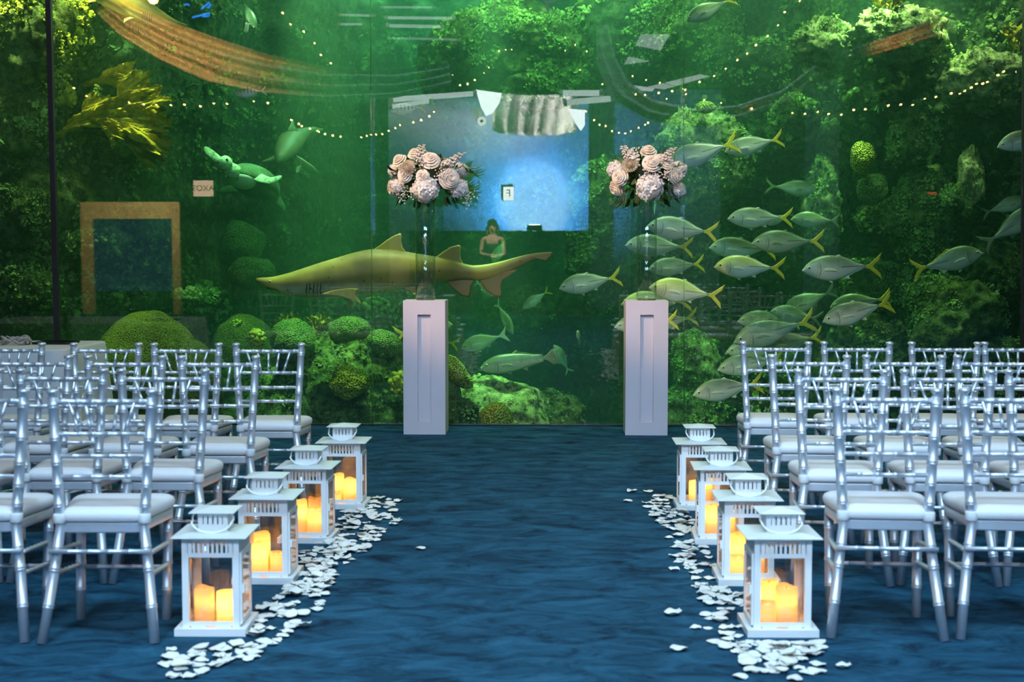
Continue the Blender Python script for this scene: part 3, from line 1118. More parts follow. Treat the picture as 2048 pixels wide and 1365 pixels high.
def hydrangea(mb, c, n, r_):
    c = np.array(c)
    B = basis(n)
    pt = []
    f = []
    for k in range(4):
        w = k * math.pi / 2
        q = np.array([(0.02, 0, 0.05), (0.5, -0.36, 0.12), (0.62, 0, 0.06), (0.5, 0.36, 0.12), (0.95, -0.22, -0.02), (1.0, 0.0, -0.04), (0.95, 0.22, -0.02)])
        ca, sa = math.cos(w), math.sin(w)
        k0 = len(pt)
        for x, y, z in q:
            pt.append((x * ca - y * sa, x * sa + y * ca, z))
        f += [(k0, k0 + 1, k0 + 2), (k0, k0 + 2, k0 + 3), (k0 + 1, k0 + 4, k0 + 5, k0 + 2), (k0 + 2, k0 + 5, k0 + 6, k0 + 3)]
    m = 110
    i = np.arange(m) + 0.5
    ph = np.arccos(1 - 2 * i / m)
    th = math.pi * (1 + 5 ** 0.5) * i
    D = np.stack([np.cos(th) * np.sin(ph), np.sin(th) * np.sin(ph), np.cos(ph)], 1)
    D = D[D[:, 2] > -0.65]
    D = D @ B.T
    rr = r_ * (0.92 + nrg.uniform(-0.08, 0.08, len(D)))
    mb.scatter(np.array(pt), f, c + D * rr[:, None], D, np.full(len(D), r_ * 0.27), jitter=0.35)
    mb.ball(c, r_ * 0.86, 14, 10)


def mum(mb, c, n, r_):
    c = np.array(c)
    B = basis(n)
    for li in range(7):
        el = math.radians(8 + li * 13)
        npt = 26 - li * 2
        for k in range(npt):
            w = 2 * math.pi * (k + 0.5 * (li % 2)) / npt
            rad = r_ * (1.0 - 0.05 * li)
            P = []
            for a, (t, wd) in enumerate(((0.25, 0.05), (0.6, 0.085), (0.88, 0.07), (1.0, 0.02))):
                for s in (-1, 0, 1):
                    e = el + 0.25 * t * t - (0.12 if s == 0 else 0)
                    x = rad * t * math.cos(e)
                    z = rad * t * math.sin(e) * 0.8
                    P.append((x, s * wd * r_, z))
            P = np.array(P)
            ca, sa = math.cos(w), math.sin(w)
            P = np.stack([P[:, 0] * ca - P[:, 1] * sa, P[:, 0] * sa + P[:, 1] * ca, P[:, 2]], 1)
            mb.grid(P @ B.T + c, 4, 3)


def stock(mb, gm, base, tip, r_):
    base, tip = Vector(base), Vector(tip)
    gm.tube([base, tip], 0.0035, 6)
    n = 22
    for k in range(n):
        t = 0.25 + 0.75 * k / n
        w = k * 2.4
        q = base.lerp(tip, t)
        rr = r_ * (1 - 0.55 * t)
        off = Vector((math.cos(w), math.sin(w), 0.4)) * rr
        for j in range(4):
            a = j * 1.57 + k
            mb.ball(tuple(q + off + Vector((math.cos(a), math.sin(a), 0.3 * math.sin(2 * a))) * rr * 0.35), (rr * 0.33, rr * 0.33, rr * 0.22), 6, 4)


def breath(mb, gm, c, root, rx, n):
    for k in range(n):
        q = np.array(c) + nrg.normal(0, 1, 3) * rx * np.array([1, 0.8, 1])
        mb.ball(q, rnd.uniform(0.0045, 0.0075), 6, 4)
        if k % 3 == 0:
            gm.tube([tuple(np.array(c) + (np.array(root) - np.array(c)) * 0.5), tuple(q)], 0.0009, 4)


def leafs(mb, c, n, L, wdt):
    B = basis(n)
    P = []
    for a in range(6):
        t = a / 5
        w = wdt * math.sin(math.pi * min(1, 0.06 + 0.94 * t)) ** 0.8
        for s in (-1, 0, 1):
            P.append((w * s, 0.10 * L * (1 - t * t) * abs(s) + 0.12 * L * math.sin(t * 3), L * t))
    mb.grid(np.array(P) @ B.T + np.array(c), 6, 3)


ARR = [  # pixel lists per bouquet
    ((855, 352), 'rose', [(829, 307, 13), (860, 320, 18), (809, 349, 15), (899, 357, 19), (798, 320, 14), (787, 378, 16), (845, 352, 12)],
     [(851, 378, 27), (917, 377, 19), (795, 372, 15)], [(816, 338, 18)], [((880, 345), (925, 307), 12), ((838, 335), (843, 291), 11), ((846, 340), (850, 305), 9)],
     [(838, 340, 11), (885, 348, 9), (812, 383, 10), (930, 392, 8)]),
    ((1295, 350), 'rose', [(1297, 302, 15), (1304, 326, 17), (1239, 354, 16), (1334, 325, 14), (1353, 352, 15), (1233, 378, 16), (1322, 318, 12)],
     [(1300, 374, 27), (1354, 381, 17), (1240, 340, 12)], [(1261, 331, 18)], [((1270, 335), (1245, 293), 11), ((1320, 335), (1347, 297), 11), ((1268, 330), (1260, 300), 10)],
     [(1296, 343, 11), (1340, 345, 9), (1330, 350, 8), (1268, 310, 7)])]
BLAB = ['round bouquet of cream roses and hydrangeas on the vase in front of the shark', 'round bouquet of cream roses and hydrangeas on the vase before the jack fish']
YB = 11.16 + 0.166
for bi, (cpx, _, roses, hyds, mums, stocks, brs) in enumerate(ARR):
    C = at(*cpx, YB)
    k = YB / F_PX
    rx, ry, rz = 78 * k, 72 * k, 52 * k
    t = thing('flower_arrangement', BLAB[bi], 'flowers', (C.x, C.y, C.z), 0, 'bouquets on tall vases')

    def place(px, py, push=0.0):
        p = at(px, py, YB) - C
        u, w = p.x / rx, p.z / rz
        q = max(0.05, 1 - u * u - w * w)
        y = -math.sqrt(q) * ry + push
        pt = at(px, py, YB + y) - C
        n = Vector((p.x / rx ** 2, y / ry ** 2, p.z / rz ** 2)).normalized()
        return pt, (n + Vector((0, -0.45, 0.1))).normalized()

    for px, py, rp in roses:
        p, n = place(px, py)
        mb = MB()
        rose(mb, tuple(p), n, rp * k)
        mb.build('rose', M['rose'], t)
    for px, py, rp in hyds:
        p, n = place(px, py, 0.02)
        mb = MB()
        hydrangea(mb, tuple(p), n, rp * k)
        mb.build('hydrangea', M['hydra'], t)
    for px, py, rp in mums:
        p, n = place(px, py)
        mb = MB()
        mum(mb, tuple(p), n, rp * k * 1.05)
        mb.build('chrysanthemum', M['mum'], t)
    stem = MB()
    for a, b, rp in stocks:
        pa, _n = place(*a)
        pb, _n = place(*b)
        pb = Vector(at(*b, YB + pa.y * 0.6) - C)
        mb = MB()
        stock(mb, stem, pa, pb, rp * k)
        mb.build('stock_spike', M['breath'], t)
    for px, py, rp in brs:
        p, n = place(px, py)
        mb = MB()
        breath(mb, stem, tuple(p + n * 0.02), (0, 0, -0.05), rp * k, 46)
        tag(mb.build('baby_breath', M['breath'], t), kind='stuff')
    # the side away from the guests, seen from elsewhere and in the glass
    for j in range(5):
        w = math.pi * (0.12 + 0.19 * j)
        n = Vector((math.cos(w), math.sin(w), 0.25 + 0.3 * (j % 2))).normalized()
        p = Vector((n.x * rx, n.y * ry, n.z * rz)) * 0.9
        mb = MB()
        (rose if j % 2 else hydrangea)(mb, tuple(p), n, 0.07)
        mb.build('rose' if j % 2 else 'hydrangea', M['rose'] if j % 2 else M['hydra'], t)
    lf, lf2 = MB(), MB()
    for j in range(150):
        n = Vector((rnd.gauss(0, 1), rnd.gauss(0, 1), rnd.gauss(0, 0.8))).normalized()
        p = Vector((n.x * rx, n.y * ry, n.z * rz)) * rnd.uniform(0.55, 0.84)
        d = (n + Vector((rnd.gauss(0, .5), rnd.gauss(0, .5), rnd.gauss(0, .5)))).normalized()
        leafs(lf if j % 3 else lf2, tuple(p), d, rnd.uniform(0.05, 0.10), rnd.uniform(0.012, 0.024))
    lf.ball((0, 0, 0), (rx * 0.62, ry * 0.62, rz * 0.62), 16, 10)
    for j in range(26):
        w = rnd.uniform(0, 6.28)
        p = Vector((math.cos(w) * rx * 0.75, math.sin(w) * ry * 0.75, -rz * rnd.uniform(0.5, 0.85)))
        leafs(lf, tuple(p), (math.cos(w) * 0.6, math.sin(w) * 0.6, -0.9), rnd.uniform(0.06, 0.11), 0.02)
    if bi == 0:
        for j in range(9):
            p = Vector((rx * (0.9 + 0.25 * rnd.random()), 0.04, rz * rnd.uniform(-0.5, 0.45)))
            leafs(lf2, tuple(p), (0.8, 0, rnd.uniform(-.5, .8)), 0.11, 0.028)
    lf.build('dark_foliage', M['leaf'], t)
    lf2.build('olive_foliage', M['leaf_light'], t)
    stem.build('stem', M['leaf_light'], t)

# ------------------------------------------------------------------ table with wreath and tray
TY0, TY1, TZ = 9.72, 10.72, 0.765
tx1 = at(180, 690, 10.3).x
tx0 = tx1 - 1.9
t = thing('display_table', 'table behind the chairs at the mullion, under a pale linen cloth', 'table', ((tx0 + tx1) / 2, (TY0 + TY1) / 2, 0))
hw, hd = (tx1 - tx0) / 2, (TY1 - TY0) / 2
TABLE_TOP = t
for sx in (-1, 1):
    for sy in (-1, 1):
        MB().box((sx * (hw - 0.08), sy * (hd - 0.08), (TZ - 0.03) / 2), (0.045, 0.045, TZ - 0.034)).build('leg', M['dark'], t, False)


def rrect(hx, hy, rad, n):
    out = []
    for cx, cy_, a0 in ((hx - rad, hy - rad, 0), (-hx + rad, hy - rad, 90), (-hx + rad, -hy + rad, 180), (hx - rad, -hy + rad, 270)):
        for k in range(n):
            a = R(a0 + 90 * k / n)
            out.append((cx + rad * math.cos(a), cy_ + rad * math.sin(a)))
        nx = {0: (-hx + rad, hy), 90: (-hx, -hy + rad), 180: (hx - rad, -hy), 270: (hx, hy - rad)}[a0]
        px, py = out[-1]
        for k in range(1, 18):
            out.append((px + (nx[0] - px) * k / 18, py + (nx[1] - py) * k / 18))
    return out


mb = MB()
loft(mb, rrect(hw - 0.012, hd - 0.012, 0.10, 8), [(TZ - 0.032, 0), (TZ - 0.002, 0)])
mb.build('tabletop', M['dark'], TABLE_TOP, False)
ol = rrect(hw + 0.004, hd + 0.004, 0.10, 8)
mb = MB()
v, f, n = [], [], len(ol)
levels = [(TZ + 0.003, -0.03), (TZ + 0.002, -0.004), (TZ - 0.012, 0.004), (TZ - 0.10, 0.012), (TZ - 0.3, 0.03), (TZ - 0.55, 0.055), (0.01, 0.085)]
for li, (z, o_) in enumerate(levels):
    for k, (x, y) in enumerate(ol):
        l = math.hypot(x, y)
        wv = 0 if li < 3 else 0.25 * o_ * math.sin(k * 0.78) + 0.1 * o_ * math.sin(k * 1.9 + 1)
        v.append((x * (1 + (o_ + wv) / l), y * (1 + (o_ + wv) / l), z))
for i in range(len(levels) - 1):
    for k in range(n):
        k2 = (k + 1) % n
        f.append((i * n + k2, i * n + k, (i + 1) * n + k, (i + 1) * n + k2))
f.append(tuple(range(n)))
mb.add(v, f)
tc_ = mb.build('tablecloth', M['cloth'])
tc_.location = ((tx0 + tx1) / 2, (TY0 + TY1) / 2, 0)
tag(tc_, 'pale linen cloth hanging to the floor over the table by the mullion', 'tablecloth')
# wreath of twisted driftwood
p = at(32, 690, 10.2)
t = thing('driftwood_wreath', 'small wreath of twisted grey driftwood lying on the linen-covered table', 'wreath', (p.x, 10.2, TZ + 0.004))
for j in range(14):
    mb = MB()
    a0 = rnd.uniform(0, 6.28)
    rad = rnd.uniform(0.065, 0.095)
    z0 = rnd.uniform(0.014, 0.048)
    pts = []
    for k in range(12):
        a = a0 + 2.6 * k / 11
        pts.append((rad * math.cos(a) * (1 + 0.08 * math.sin(5 * a + j)) * 1.15, rad * math.sin(a), max(0.009, z0 + 0.014 * math.sin(4 * a + j * 2))))
    mb.tube(pts, [0.004 + 0.0055 * math.sin(math.pi * (k + 0.5) / 12) for k in range(12)], 8)
    mb.build('twig', M['driftwood'], t)
p = at(112, 688, 10.35)
t = thing('serving_tray', 'flat black tray on the linen-covered table beside the wreath', 'tray', (p.x, 10.35, TZ + 0.004))
mb = MB()
loft(mb, rrect(0.15, 0.12, 0.03, 5), [(0.0, 0.01), (0.014, 0.0), (0.014, 0.006), (0.005, 0.012)])
mb.build('dish', M['black'], t)

# ------------------------------------------------------------------ the tank: water, reef wall, floor
def water_mat():
    m = bpy.data.materials.new('tank_water')
    m.use_nodes = True
    nt = m.node_tree
    nt.nodes.remove(nt.nodes['Principled BSDF'])
    a = nt.nodes.new('ShaderNodeVolumeAbsorption')
    a.inputs['Color'].default_value = (0.30, 0.88, 0.60, 1)
    a.inputs['Density'].default_value = 0.24
    s = nt.nodes.new('ShaderNodeVolumeScatter')
    s.inputs['Color'].default_value = (0.36, 1.0, 0.72, 1)
    s.inputs['Density'].default_value = 0.036
    s.inputs['Anisotropy'].default_value = 0.2
    ad = nt.nodes.new('ShaderNodeAddShader')
    nt.links.new(a.outputs[0], ad.inputs[0])
    nt.links.new(s.outputs[0], ad.inputs[1])
    nt.links.new(ad.outputs[0], nt.nodes['Material Output'].inputs['Volume'])
    return m


struct(MB().box((0, 16.5, 1.5), (17.6, 9.2, 6.4)).build('water', water_mat(), smooth=False))


def fr(p, oct_=5, H=0.9):
    return noise.fractal(Vector(p), H, 2.1, oct_, noise_basis='PERLIN_ORIGINAL')


def smooth_interp(x, pts):
    for (x0, y0), (x1, y1) in zip(pts, pts[1:]):
        if x <= x1:
            t = max(0, min(1, (x - x0) / (x1 - x0)))
            t = t * t * (3 - 2 * t)
            return y0 + (y1 - y0) * t
    return pts[-1][1]


BASE = [(-8, 12.6), (-5.2, 13.2), (-4.1, 13.7), (-3.2, 16.4), (-2.2, 19.6), (0.0, 19.6), (0.75, 16.8), (1.8, 15.4), (3.6, 14.5), (5.2, 13.6), (8, 12.6)]


def reef_y(x, z):
    b = smooth_interp(x, BASE)
    n = fr((x * 0.55 + 3, z * 0.55, 1.7), 6)
    n2 = abs(fr((x * 1.6, z * 1.6, 5.1), 5))
    return max(b + 0.75 * n - 0.55 * n2 - 0.10 * (1.5 - z) * (z < 1.5), 12.35)


nu, nv = 340, 140
P = np.array([(x, reef_y(x, z), z) for x in np.linspace(-8.6, 8.6, nu) for z in np.linspace(-1.7, 5.0, nv)])
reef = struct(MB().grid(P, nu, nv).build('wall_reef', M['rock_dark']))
nu, nv = 150, 80
P = np.array([(x, y, -0.75 + 0.25 * fr((x * 0.8, y * 0.8, 9), 5)) for x in np.linspace(-8.6, 8.6, nu) for y in np.linspace(11.93, 21, nv)])
struct(MB().grid(P[:, [0, 1, 2]], nu, nv).build('floor_tank', M['sand']))
struct(MB().box((0, 21.2, 2.8), (18.4, 0.2, 9.4)).build('wall_tank_back', M['rock_dark'], smooth=False))
for sx, nm in ((-1, 'wall_tank_left'), (1, 'wall_tank_right')):
    struct(MB().box((sx * 9.1, 16.5, 2.8), (0.2, 9.4, 9.4)).build(nm, M['rock_dark'], smooth=False))
struct(MB().box((0, 16.5, -1.75), (18.4, 9.6, 0.1)).build('floor_tank_slab', M['rock_dark'], smooth=False))

# little shapes that cover the rock
ico = MB().ball((0, 0, 0), 1.0, 7, 5)
KNOB_V, KNOB_F = ico.v[0] * np.array([1, 1, 0.9]), ico.f


def frond_template(seed):
    rg = np.random.default_rng(seed)
    mb = MB()
    for k in range(5):
        w = 2 * math.pi * k / 5 + rg.uniform(-.3, .3)
        e = rg.uniform(0.5, 1.2)
        P = []
        for a, (t, wd) in enumerate(((0.05, .12), (0.5, .42), (0.85, .40), (1.05, .12))):
            for s in (-1, 0, 1):
                rr = t * math.cos(e)
                z = t * math.sin(e) + 0.12 * math.cos(3 * s + a)
                P.append((rr, wd * s, z))
        P = np.array(P)
        ca, sa = math.cos(w), math.sin(w)
        mb.grid(np.stack([P[:, 0] * ca - P[:, 1] * sa, P[:, 0] * sa + P[:, 1] * ca, P[:, 2]], 1), 4, 3)
    return np.concatenate(mb.v), mb.f


def twig_template(seed):
    rg = np.random.default_rng(seed)
    mb = MB()
    for k in range(7):
        d = np.array([rg.normal(0, .5), rg.normal(0, .5), 1.0])
        d /= np.linalg.norm(d)
        mb.tube([(0, 0, 0), tuple(d * 0.6), tuple(d * 1.0 + rg.normal(0, .08, 3))], [0.13, 0.11, 0.05], 5)
    return np.concatenate(mb.v), mb.f


FR = [frond_template(i) for i in range(4)]
TW = [twig_template(i) for i in range(3)]


def blob_template(seed):
    rg = np.random.default_rng(seed)
    mb = MB()
    for k in range(6):
        c = rg.normal(0, .45, 3)
        mb.ball((c[0], c[1], abs(c[2]) * .8), rg.uniform(.22, .42), 6, 4)
    return np.concatenate(mb.v), mb.f


BL = [blob_template(i) for i in range(4)]


def grow(mb, P, N, size, kinds='fbt'):
    """cover points with mixed growth; size in metres"""
    T = {'f': FR, 'b': BL, 't': TW}
    sets = [t for k in kinds for t in T[k]]
    # patches of one kind, as the algae grow
    key = np.array([noise.noise(Vector(p) * 1.7) for p in P])
    idx = ((key * 0.5 + 0.5) * len(sets) * 2.3 + nrg.uniform(0, 1.6, len(P))).astype(int) % len(sets)
    sc = size * nrg.lognormal(0, 0.38, len(P))
    for i, (tv, tf) in enumerate(sets):
        m = idx == i
        if m.any():
            mb.scatter(tv, tf, P[m], N[m], sc[m])


# growth on the standing reef wall, denser where it comes close
Pw, Nw = [], []
while len(Pw) < 13000:
    x, z = rnd.uniform(-6.2, 5.6), rnd.uniform(-0.9, 4.4)
    if -3.2 < x < 0.5 and rnd.random() < 0.55:
        continue
    y = reef_y(x, z)
    e = 0.06
    dx, dz = (reef_y(x + e, z) - y) / e, (reef_y(x, z + e) - y) / e
    if fr((x * 1.3, z * 1.3, 40), 3) < -0.12:
        continue
    n = Vector((dx, -1, dz)).normalized()
    Pw.append((x, y, z))
    Nw.append(n)
Pw, Nw = np.array(Pw), np.array(Nw)
mb = MB()
grow(mb, Pw, Nw, 0.042)
tag(mb.build('coral_growth', M['growth_dark'], reef, smooth=False), kind='stuff')

ICO = {}


def ico_sphere(sub):
    if sub not in ICO:
        import bmesh
        bm = bmesh.new()
        bmesh.ops.create_icosphere(bm, subdivisions=sub, radius=1.0)
        ICO[sub] = (np.array([v.co[:] for v in bm.verts]), [tuple(v.index for v in f.verts) for f in bm.faces])
        bm.free()
    return ICO[sub]


def boulder(name, label, cat, px, py, Y, rx, ry, rd=None, mat='rock', gmat=None, rough=0.28, fine=0.10, sub=5, seed=0, n_grow=0, gsize=7, kinds='fbt', rot=0, group=None, flat=0.0, freq=1.1):
    """a rock or coral head; radii in pixels at its own distance"""
    k = Y / F_PX
    v, f = ico_sphere(sub)
    v = v.copy()
    rd = rd or (rx + ry) / 2
    o = Vector((seed * 3.17 + 1, seed * 1.31, seed * 2.7))
    disp = np.array([1 + rough * fr(Vector(p) * freq + o, 3) + fine * abs(fr(Vector(p) * 4.5 + o, 5)) + fine * 0.55 * fr(Vector(p) * 11 + o, 4) for p in v])
    V = v * disp[:, None]
    if flat:
        V[:, 2] = np.where(V[:, 2] < -flat, -flat - (-(V[:, 2] + flat)) * 0.25, V[:, 2])
    V = V * np.array([rx * k, rd * k, ry * k])
    if rot:
        c, s = math.cos(R(rot)), math.sin(R(rot))
        V = np.stack([V[:, 0] * c - V[:, 2] * s, V[:, 1], V[:, 0] * s + V[:, 2] * c], 1)
    mb = MB().add(V, f)
    ob = mb.build(name, M[mat])
    p = at(px, py, Y)
    ob.location = p
    tag(ob, label, cat, group)
    if n_grow:
        me = ob.data
        N = np.empty(len(me.vertices) * 3)
        me.vertices.foreach_get('normal', N)
        N = N.reshape(-1, 3)
        ok = np.where((N[:, 1] < 0.45) & (N[:, 2] > -0.55))[0]
        ch = nrg.choice(ok, size=min(int(n_grow * 1.5), len(ok)), replace=False)
        wp = V[ch] + np.array(p)
        keep = np.array([fr((q[0] * 2.2, q[1] * 2.2, q[2] * 2.2 + 30), 3) > -0.10 for q in wp])
        ch = ch[keep]
        g = MB()
        grow(g, V[ch], N[ch], gsize * 0.74 * k, kinds)
        c = g.build('algae_growth', M[gmat or 'growth'], ob, smooth=False)
        tag(c, kind='stuff')
    return ob


# ---- left reef tower (near, yellow-green) and what stands behind it
B = boulder
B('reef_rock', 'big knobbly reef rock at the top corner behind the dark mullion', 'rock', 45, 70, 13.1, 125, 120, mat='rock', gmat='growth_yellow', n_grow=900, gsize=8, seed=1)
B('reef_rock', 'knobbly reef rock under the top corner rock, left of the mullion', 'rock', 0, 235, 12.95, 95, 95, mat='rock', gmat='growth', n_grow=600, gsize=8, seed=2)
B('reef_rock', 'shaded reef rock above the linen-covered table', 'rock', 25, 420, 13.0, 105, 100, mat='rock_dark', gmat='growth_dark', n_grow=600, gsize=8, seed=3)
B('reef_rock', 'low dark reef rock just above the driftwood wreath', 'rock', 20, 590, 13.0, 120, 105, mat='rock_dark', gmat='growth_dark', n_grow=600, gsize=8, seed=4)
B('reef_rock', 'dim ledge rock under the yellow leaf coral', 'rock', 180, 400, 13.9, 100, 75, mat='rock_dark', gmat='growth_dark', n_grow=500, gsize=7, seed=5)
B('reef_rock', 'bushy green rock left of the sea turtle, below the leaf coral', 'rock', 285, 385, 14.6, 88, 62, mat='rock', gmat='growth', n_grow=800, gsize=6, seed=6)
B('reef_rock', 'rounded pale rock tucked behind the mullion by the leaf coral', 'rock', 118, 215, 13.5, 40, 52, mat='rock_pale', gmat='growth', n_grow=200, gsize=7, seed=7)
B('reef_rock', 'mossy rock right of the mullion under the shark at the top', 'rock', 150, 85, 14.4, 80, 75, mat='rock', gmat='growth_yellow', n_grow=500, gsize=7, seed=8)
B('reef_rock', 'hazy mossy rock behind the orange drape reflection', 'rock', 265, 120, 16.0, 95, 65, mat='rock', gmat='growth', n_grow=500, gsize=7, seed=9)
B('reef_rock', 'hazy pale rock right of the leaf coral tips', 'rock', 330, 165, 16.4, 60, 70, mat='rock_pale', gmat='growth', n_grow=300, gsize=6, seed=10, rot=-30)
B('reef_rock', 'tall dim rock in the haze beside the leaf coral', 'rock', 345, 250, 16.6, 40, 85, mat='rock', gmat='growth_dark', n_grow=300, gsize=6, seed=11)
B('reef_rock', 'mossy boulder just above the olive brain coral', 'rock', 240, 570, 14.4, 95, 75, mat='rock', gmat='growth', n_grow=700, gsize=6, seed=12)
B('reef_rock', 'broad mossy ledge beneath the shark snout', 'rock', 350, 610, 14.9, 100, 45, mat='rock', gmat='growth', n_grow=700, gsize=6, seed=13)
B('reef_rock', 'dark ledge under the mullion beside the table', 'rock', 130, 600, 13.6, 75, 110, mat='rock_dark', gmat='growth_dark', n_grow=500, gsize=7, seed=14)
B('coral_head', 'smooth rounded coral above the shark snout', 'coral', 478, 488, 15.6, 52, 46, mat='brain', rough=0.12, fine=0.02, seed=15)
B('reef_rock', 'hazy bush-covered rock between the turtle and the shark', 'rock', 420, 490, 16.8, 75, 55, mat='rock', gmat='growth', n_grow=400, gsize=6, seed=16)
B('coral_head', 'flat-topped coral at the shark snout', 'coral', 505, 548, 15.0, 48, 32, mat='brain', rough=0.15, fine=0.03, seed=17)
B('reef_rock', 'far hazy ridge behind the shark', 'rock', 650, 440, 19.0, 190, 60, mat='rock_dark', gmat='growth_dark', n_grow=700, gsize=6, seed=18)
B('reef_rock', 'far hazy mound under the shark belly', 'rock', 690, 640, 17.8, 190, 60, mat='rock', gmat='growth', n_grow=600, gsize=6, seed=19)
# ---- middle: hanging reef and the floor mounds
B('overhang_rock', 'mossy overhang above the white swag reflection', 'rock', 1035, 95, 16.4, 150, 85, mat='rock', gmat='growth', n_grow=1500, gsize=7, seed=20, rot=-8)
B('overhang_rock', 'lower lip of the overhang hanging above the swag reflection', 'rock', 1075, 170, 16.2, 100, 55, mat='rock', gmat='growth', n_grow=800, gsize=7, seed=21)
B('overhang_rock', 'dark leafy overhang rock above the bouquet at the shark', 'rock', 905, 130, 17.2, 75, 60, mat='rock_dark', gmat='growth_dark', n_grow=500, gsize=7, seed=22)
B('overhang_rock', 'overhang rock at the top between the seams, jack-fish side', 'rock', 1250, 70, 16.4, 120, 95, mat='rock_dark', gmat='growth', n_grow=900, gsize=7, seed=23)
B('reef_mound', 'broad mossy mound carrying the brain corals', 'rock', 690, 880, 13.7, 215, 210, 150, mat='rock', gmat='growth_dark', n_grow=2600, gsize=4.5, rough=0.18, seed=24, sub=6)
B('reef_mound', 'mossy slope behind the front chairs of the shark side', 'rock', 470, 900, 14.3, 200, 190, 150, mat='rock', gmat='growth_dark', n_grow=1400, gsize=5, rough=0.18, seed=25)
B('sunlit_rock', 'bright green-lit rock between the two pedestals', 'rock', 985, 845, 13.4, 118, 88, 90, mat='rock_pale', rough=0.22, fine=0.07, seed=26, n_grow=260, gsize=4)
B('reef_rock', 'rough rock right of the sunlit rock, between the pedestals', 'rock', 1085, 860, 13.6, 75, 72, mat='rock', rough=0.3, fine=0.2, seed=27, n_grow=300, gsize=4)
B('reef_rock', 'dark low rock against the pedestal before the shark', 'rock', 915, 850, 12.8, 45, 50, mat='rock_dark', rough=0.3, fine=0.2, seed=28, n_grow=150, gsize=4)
B('brain_coral', 'large olive brain coral, behind the shark-side chairs', 'coral', 292, 765, 13.0, 112, 140, 100, mat='brain_olive', rough=0.10, fine=0.0, sub=6, seed=29, flat=0.8)
B('brain_coral', 'shoulder of olive brain coral sloping right of the largest one', 'coral', 372, 780, 13.15, 75, 105, 80, mat='brain_olive', rough=0.12, fine=0.0, sub=6, seed=30, flat=0.8)
B('coral_head', 'hazy domed coral right of the largest olive brain coral', 'coral', 490, 725, 14.5, 75, 92, mat='brain_olive', rough=0.10, fine=0.02, seed=31, flat=0.7)
B('brain_coral', 'green brain coral in front, left of the hollow one', 'coral', 590, 688, 13.25, 42, 38, mat='brain', rough=0.10, fine=0.0, sub=6, seed=32)
B('brain_coral', 'darker brain coral right behind the front green one', 'coral', 587, 680, 13.7, 46, 44, mat='brain', rough=0.10, fine=0.0, sub=6, seed=33)
B('brain_coral', 'round brain coral with a dark hollow at its lower side', 'coral', 700, 661, 13.6, 41, 28, mat='brain', rough=0.10, fine=0.0, sub=6, seed=34)
B('brain_coral', 'fine-grained brain coral right of the hollow one, by the pedestal', 'coral', 770, 688, 13.3, 35, 28, mat='brain', rough=0.10, fine=0.0, sub=6, seed=35, rot=-20)
B('brain_coral', 'yellow-green brain coral low on the mound', 'coral', 698, 766, 12.75, 39, 34, mat='brain_yellow', rough=0.18, fine=0.0, sub=6, seed=36)
B('brain_coral', 'bright speckled brain coral at the bottom before the sunlit rock', 'coral', 992, 838, 12.5, 34, 34, mat='brain_yellow', rough=0.12, fine=0.0, sub=6, seed=37, flat=0.5)
B('finger_coral', 'long pitted coral arm beside the pedestal before the shark', 'coral', 912, 742, 12.9, 19, 44, mat='brain_yellow', rough=0.18, fine=0.0, sub=5, seed=38, rot=42)
B('finger_coral', 'drooping pitted coral arm under the upper arm by the pedestal', 'coral', 903, 778, 12.95, 15, 36, mat='brain', rough=0.18, fine=0.0, sub=5, seed=39, rot=28)
B('reef_rock', 'low hazy rock behind the grouper', 'rock', 1060, 640, 16.6, 75, 60, mat='rock_dark', gmat='growth_dark', n_grow=300, gsize=6, seed=40)
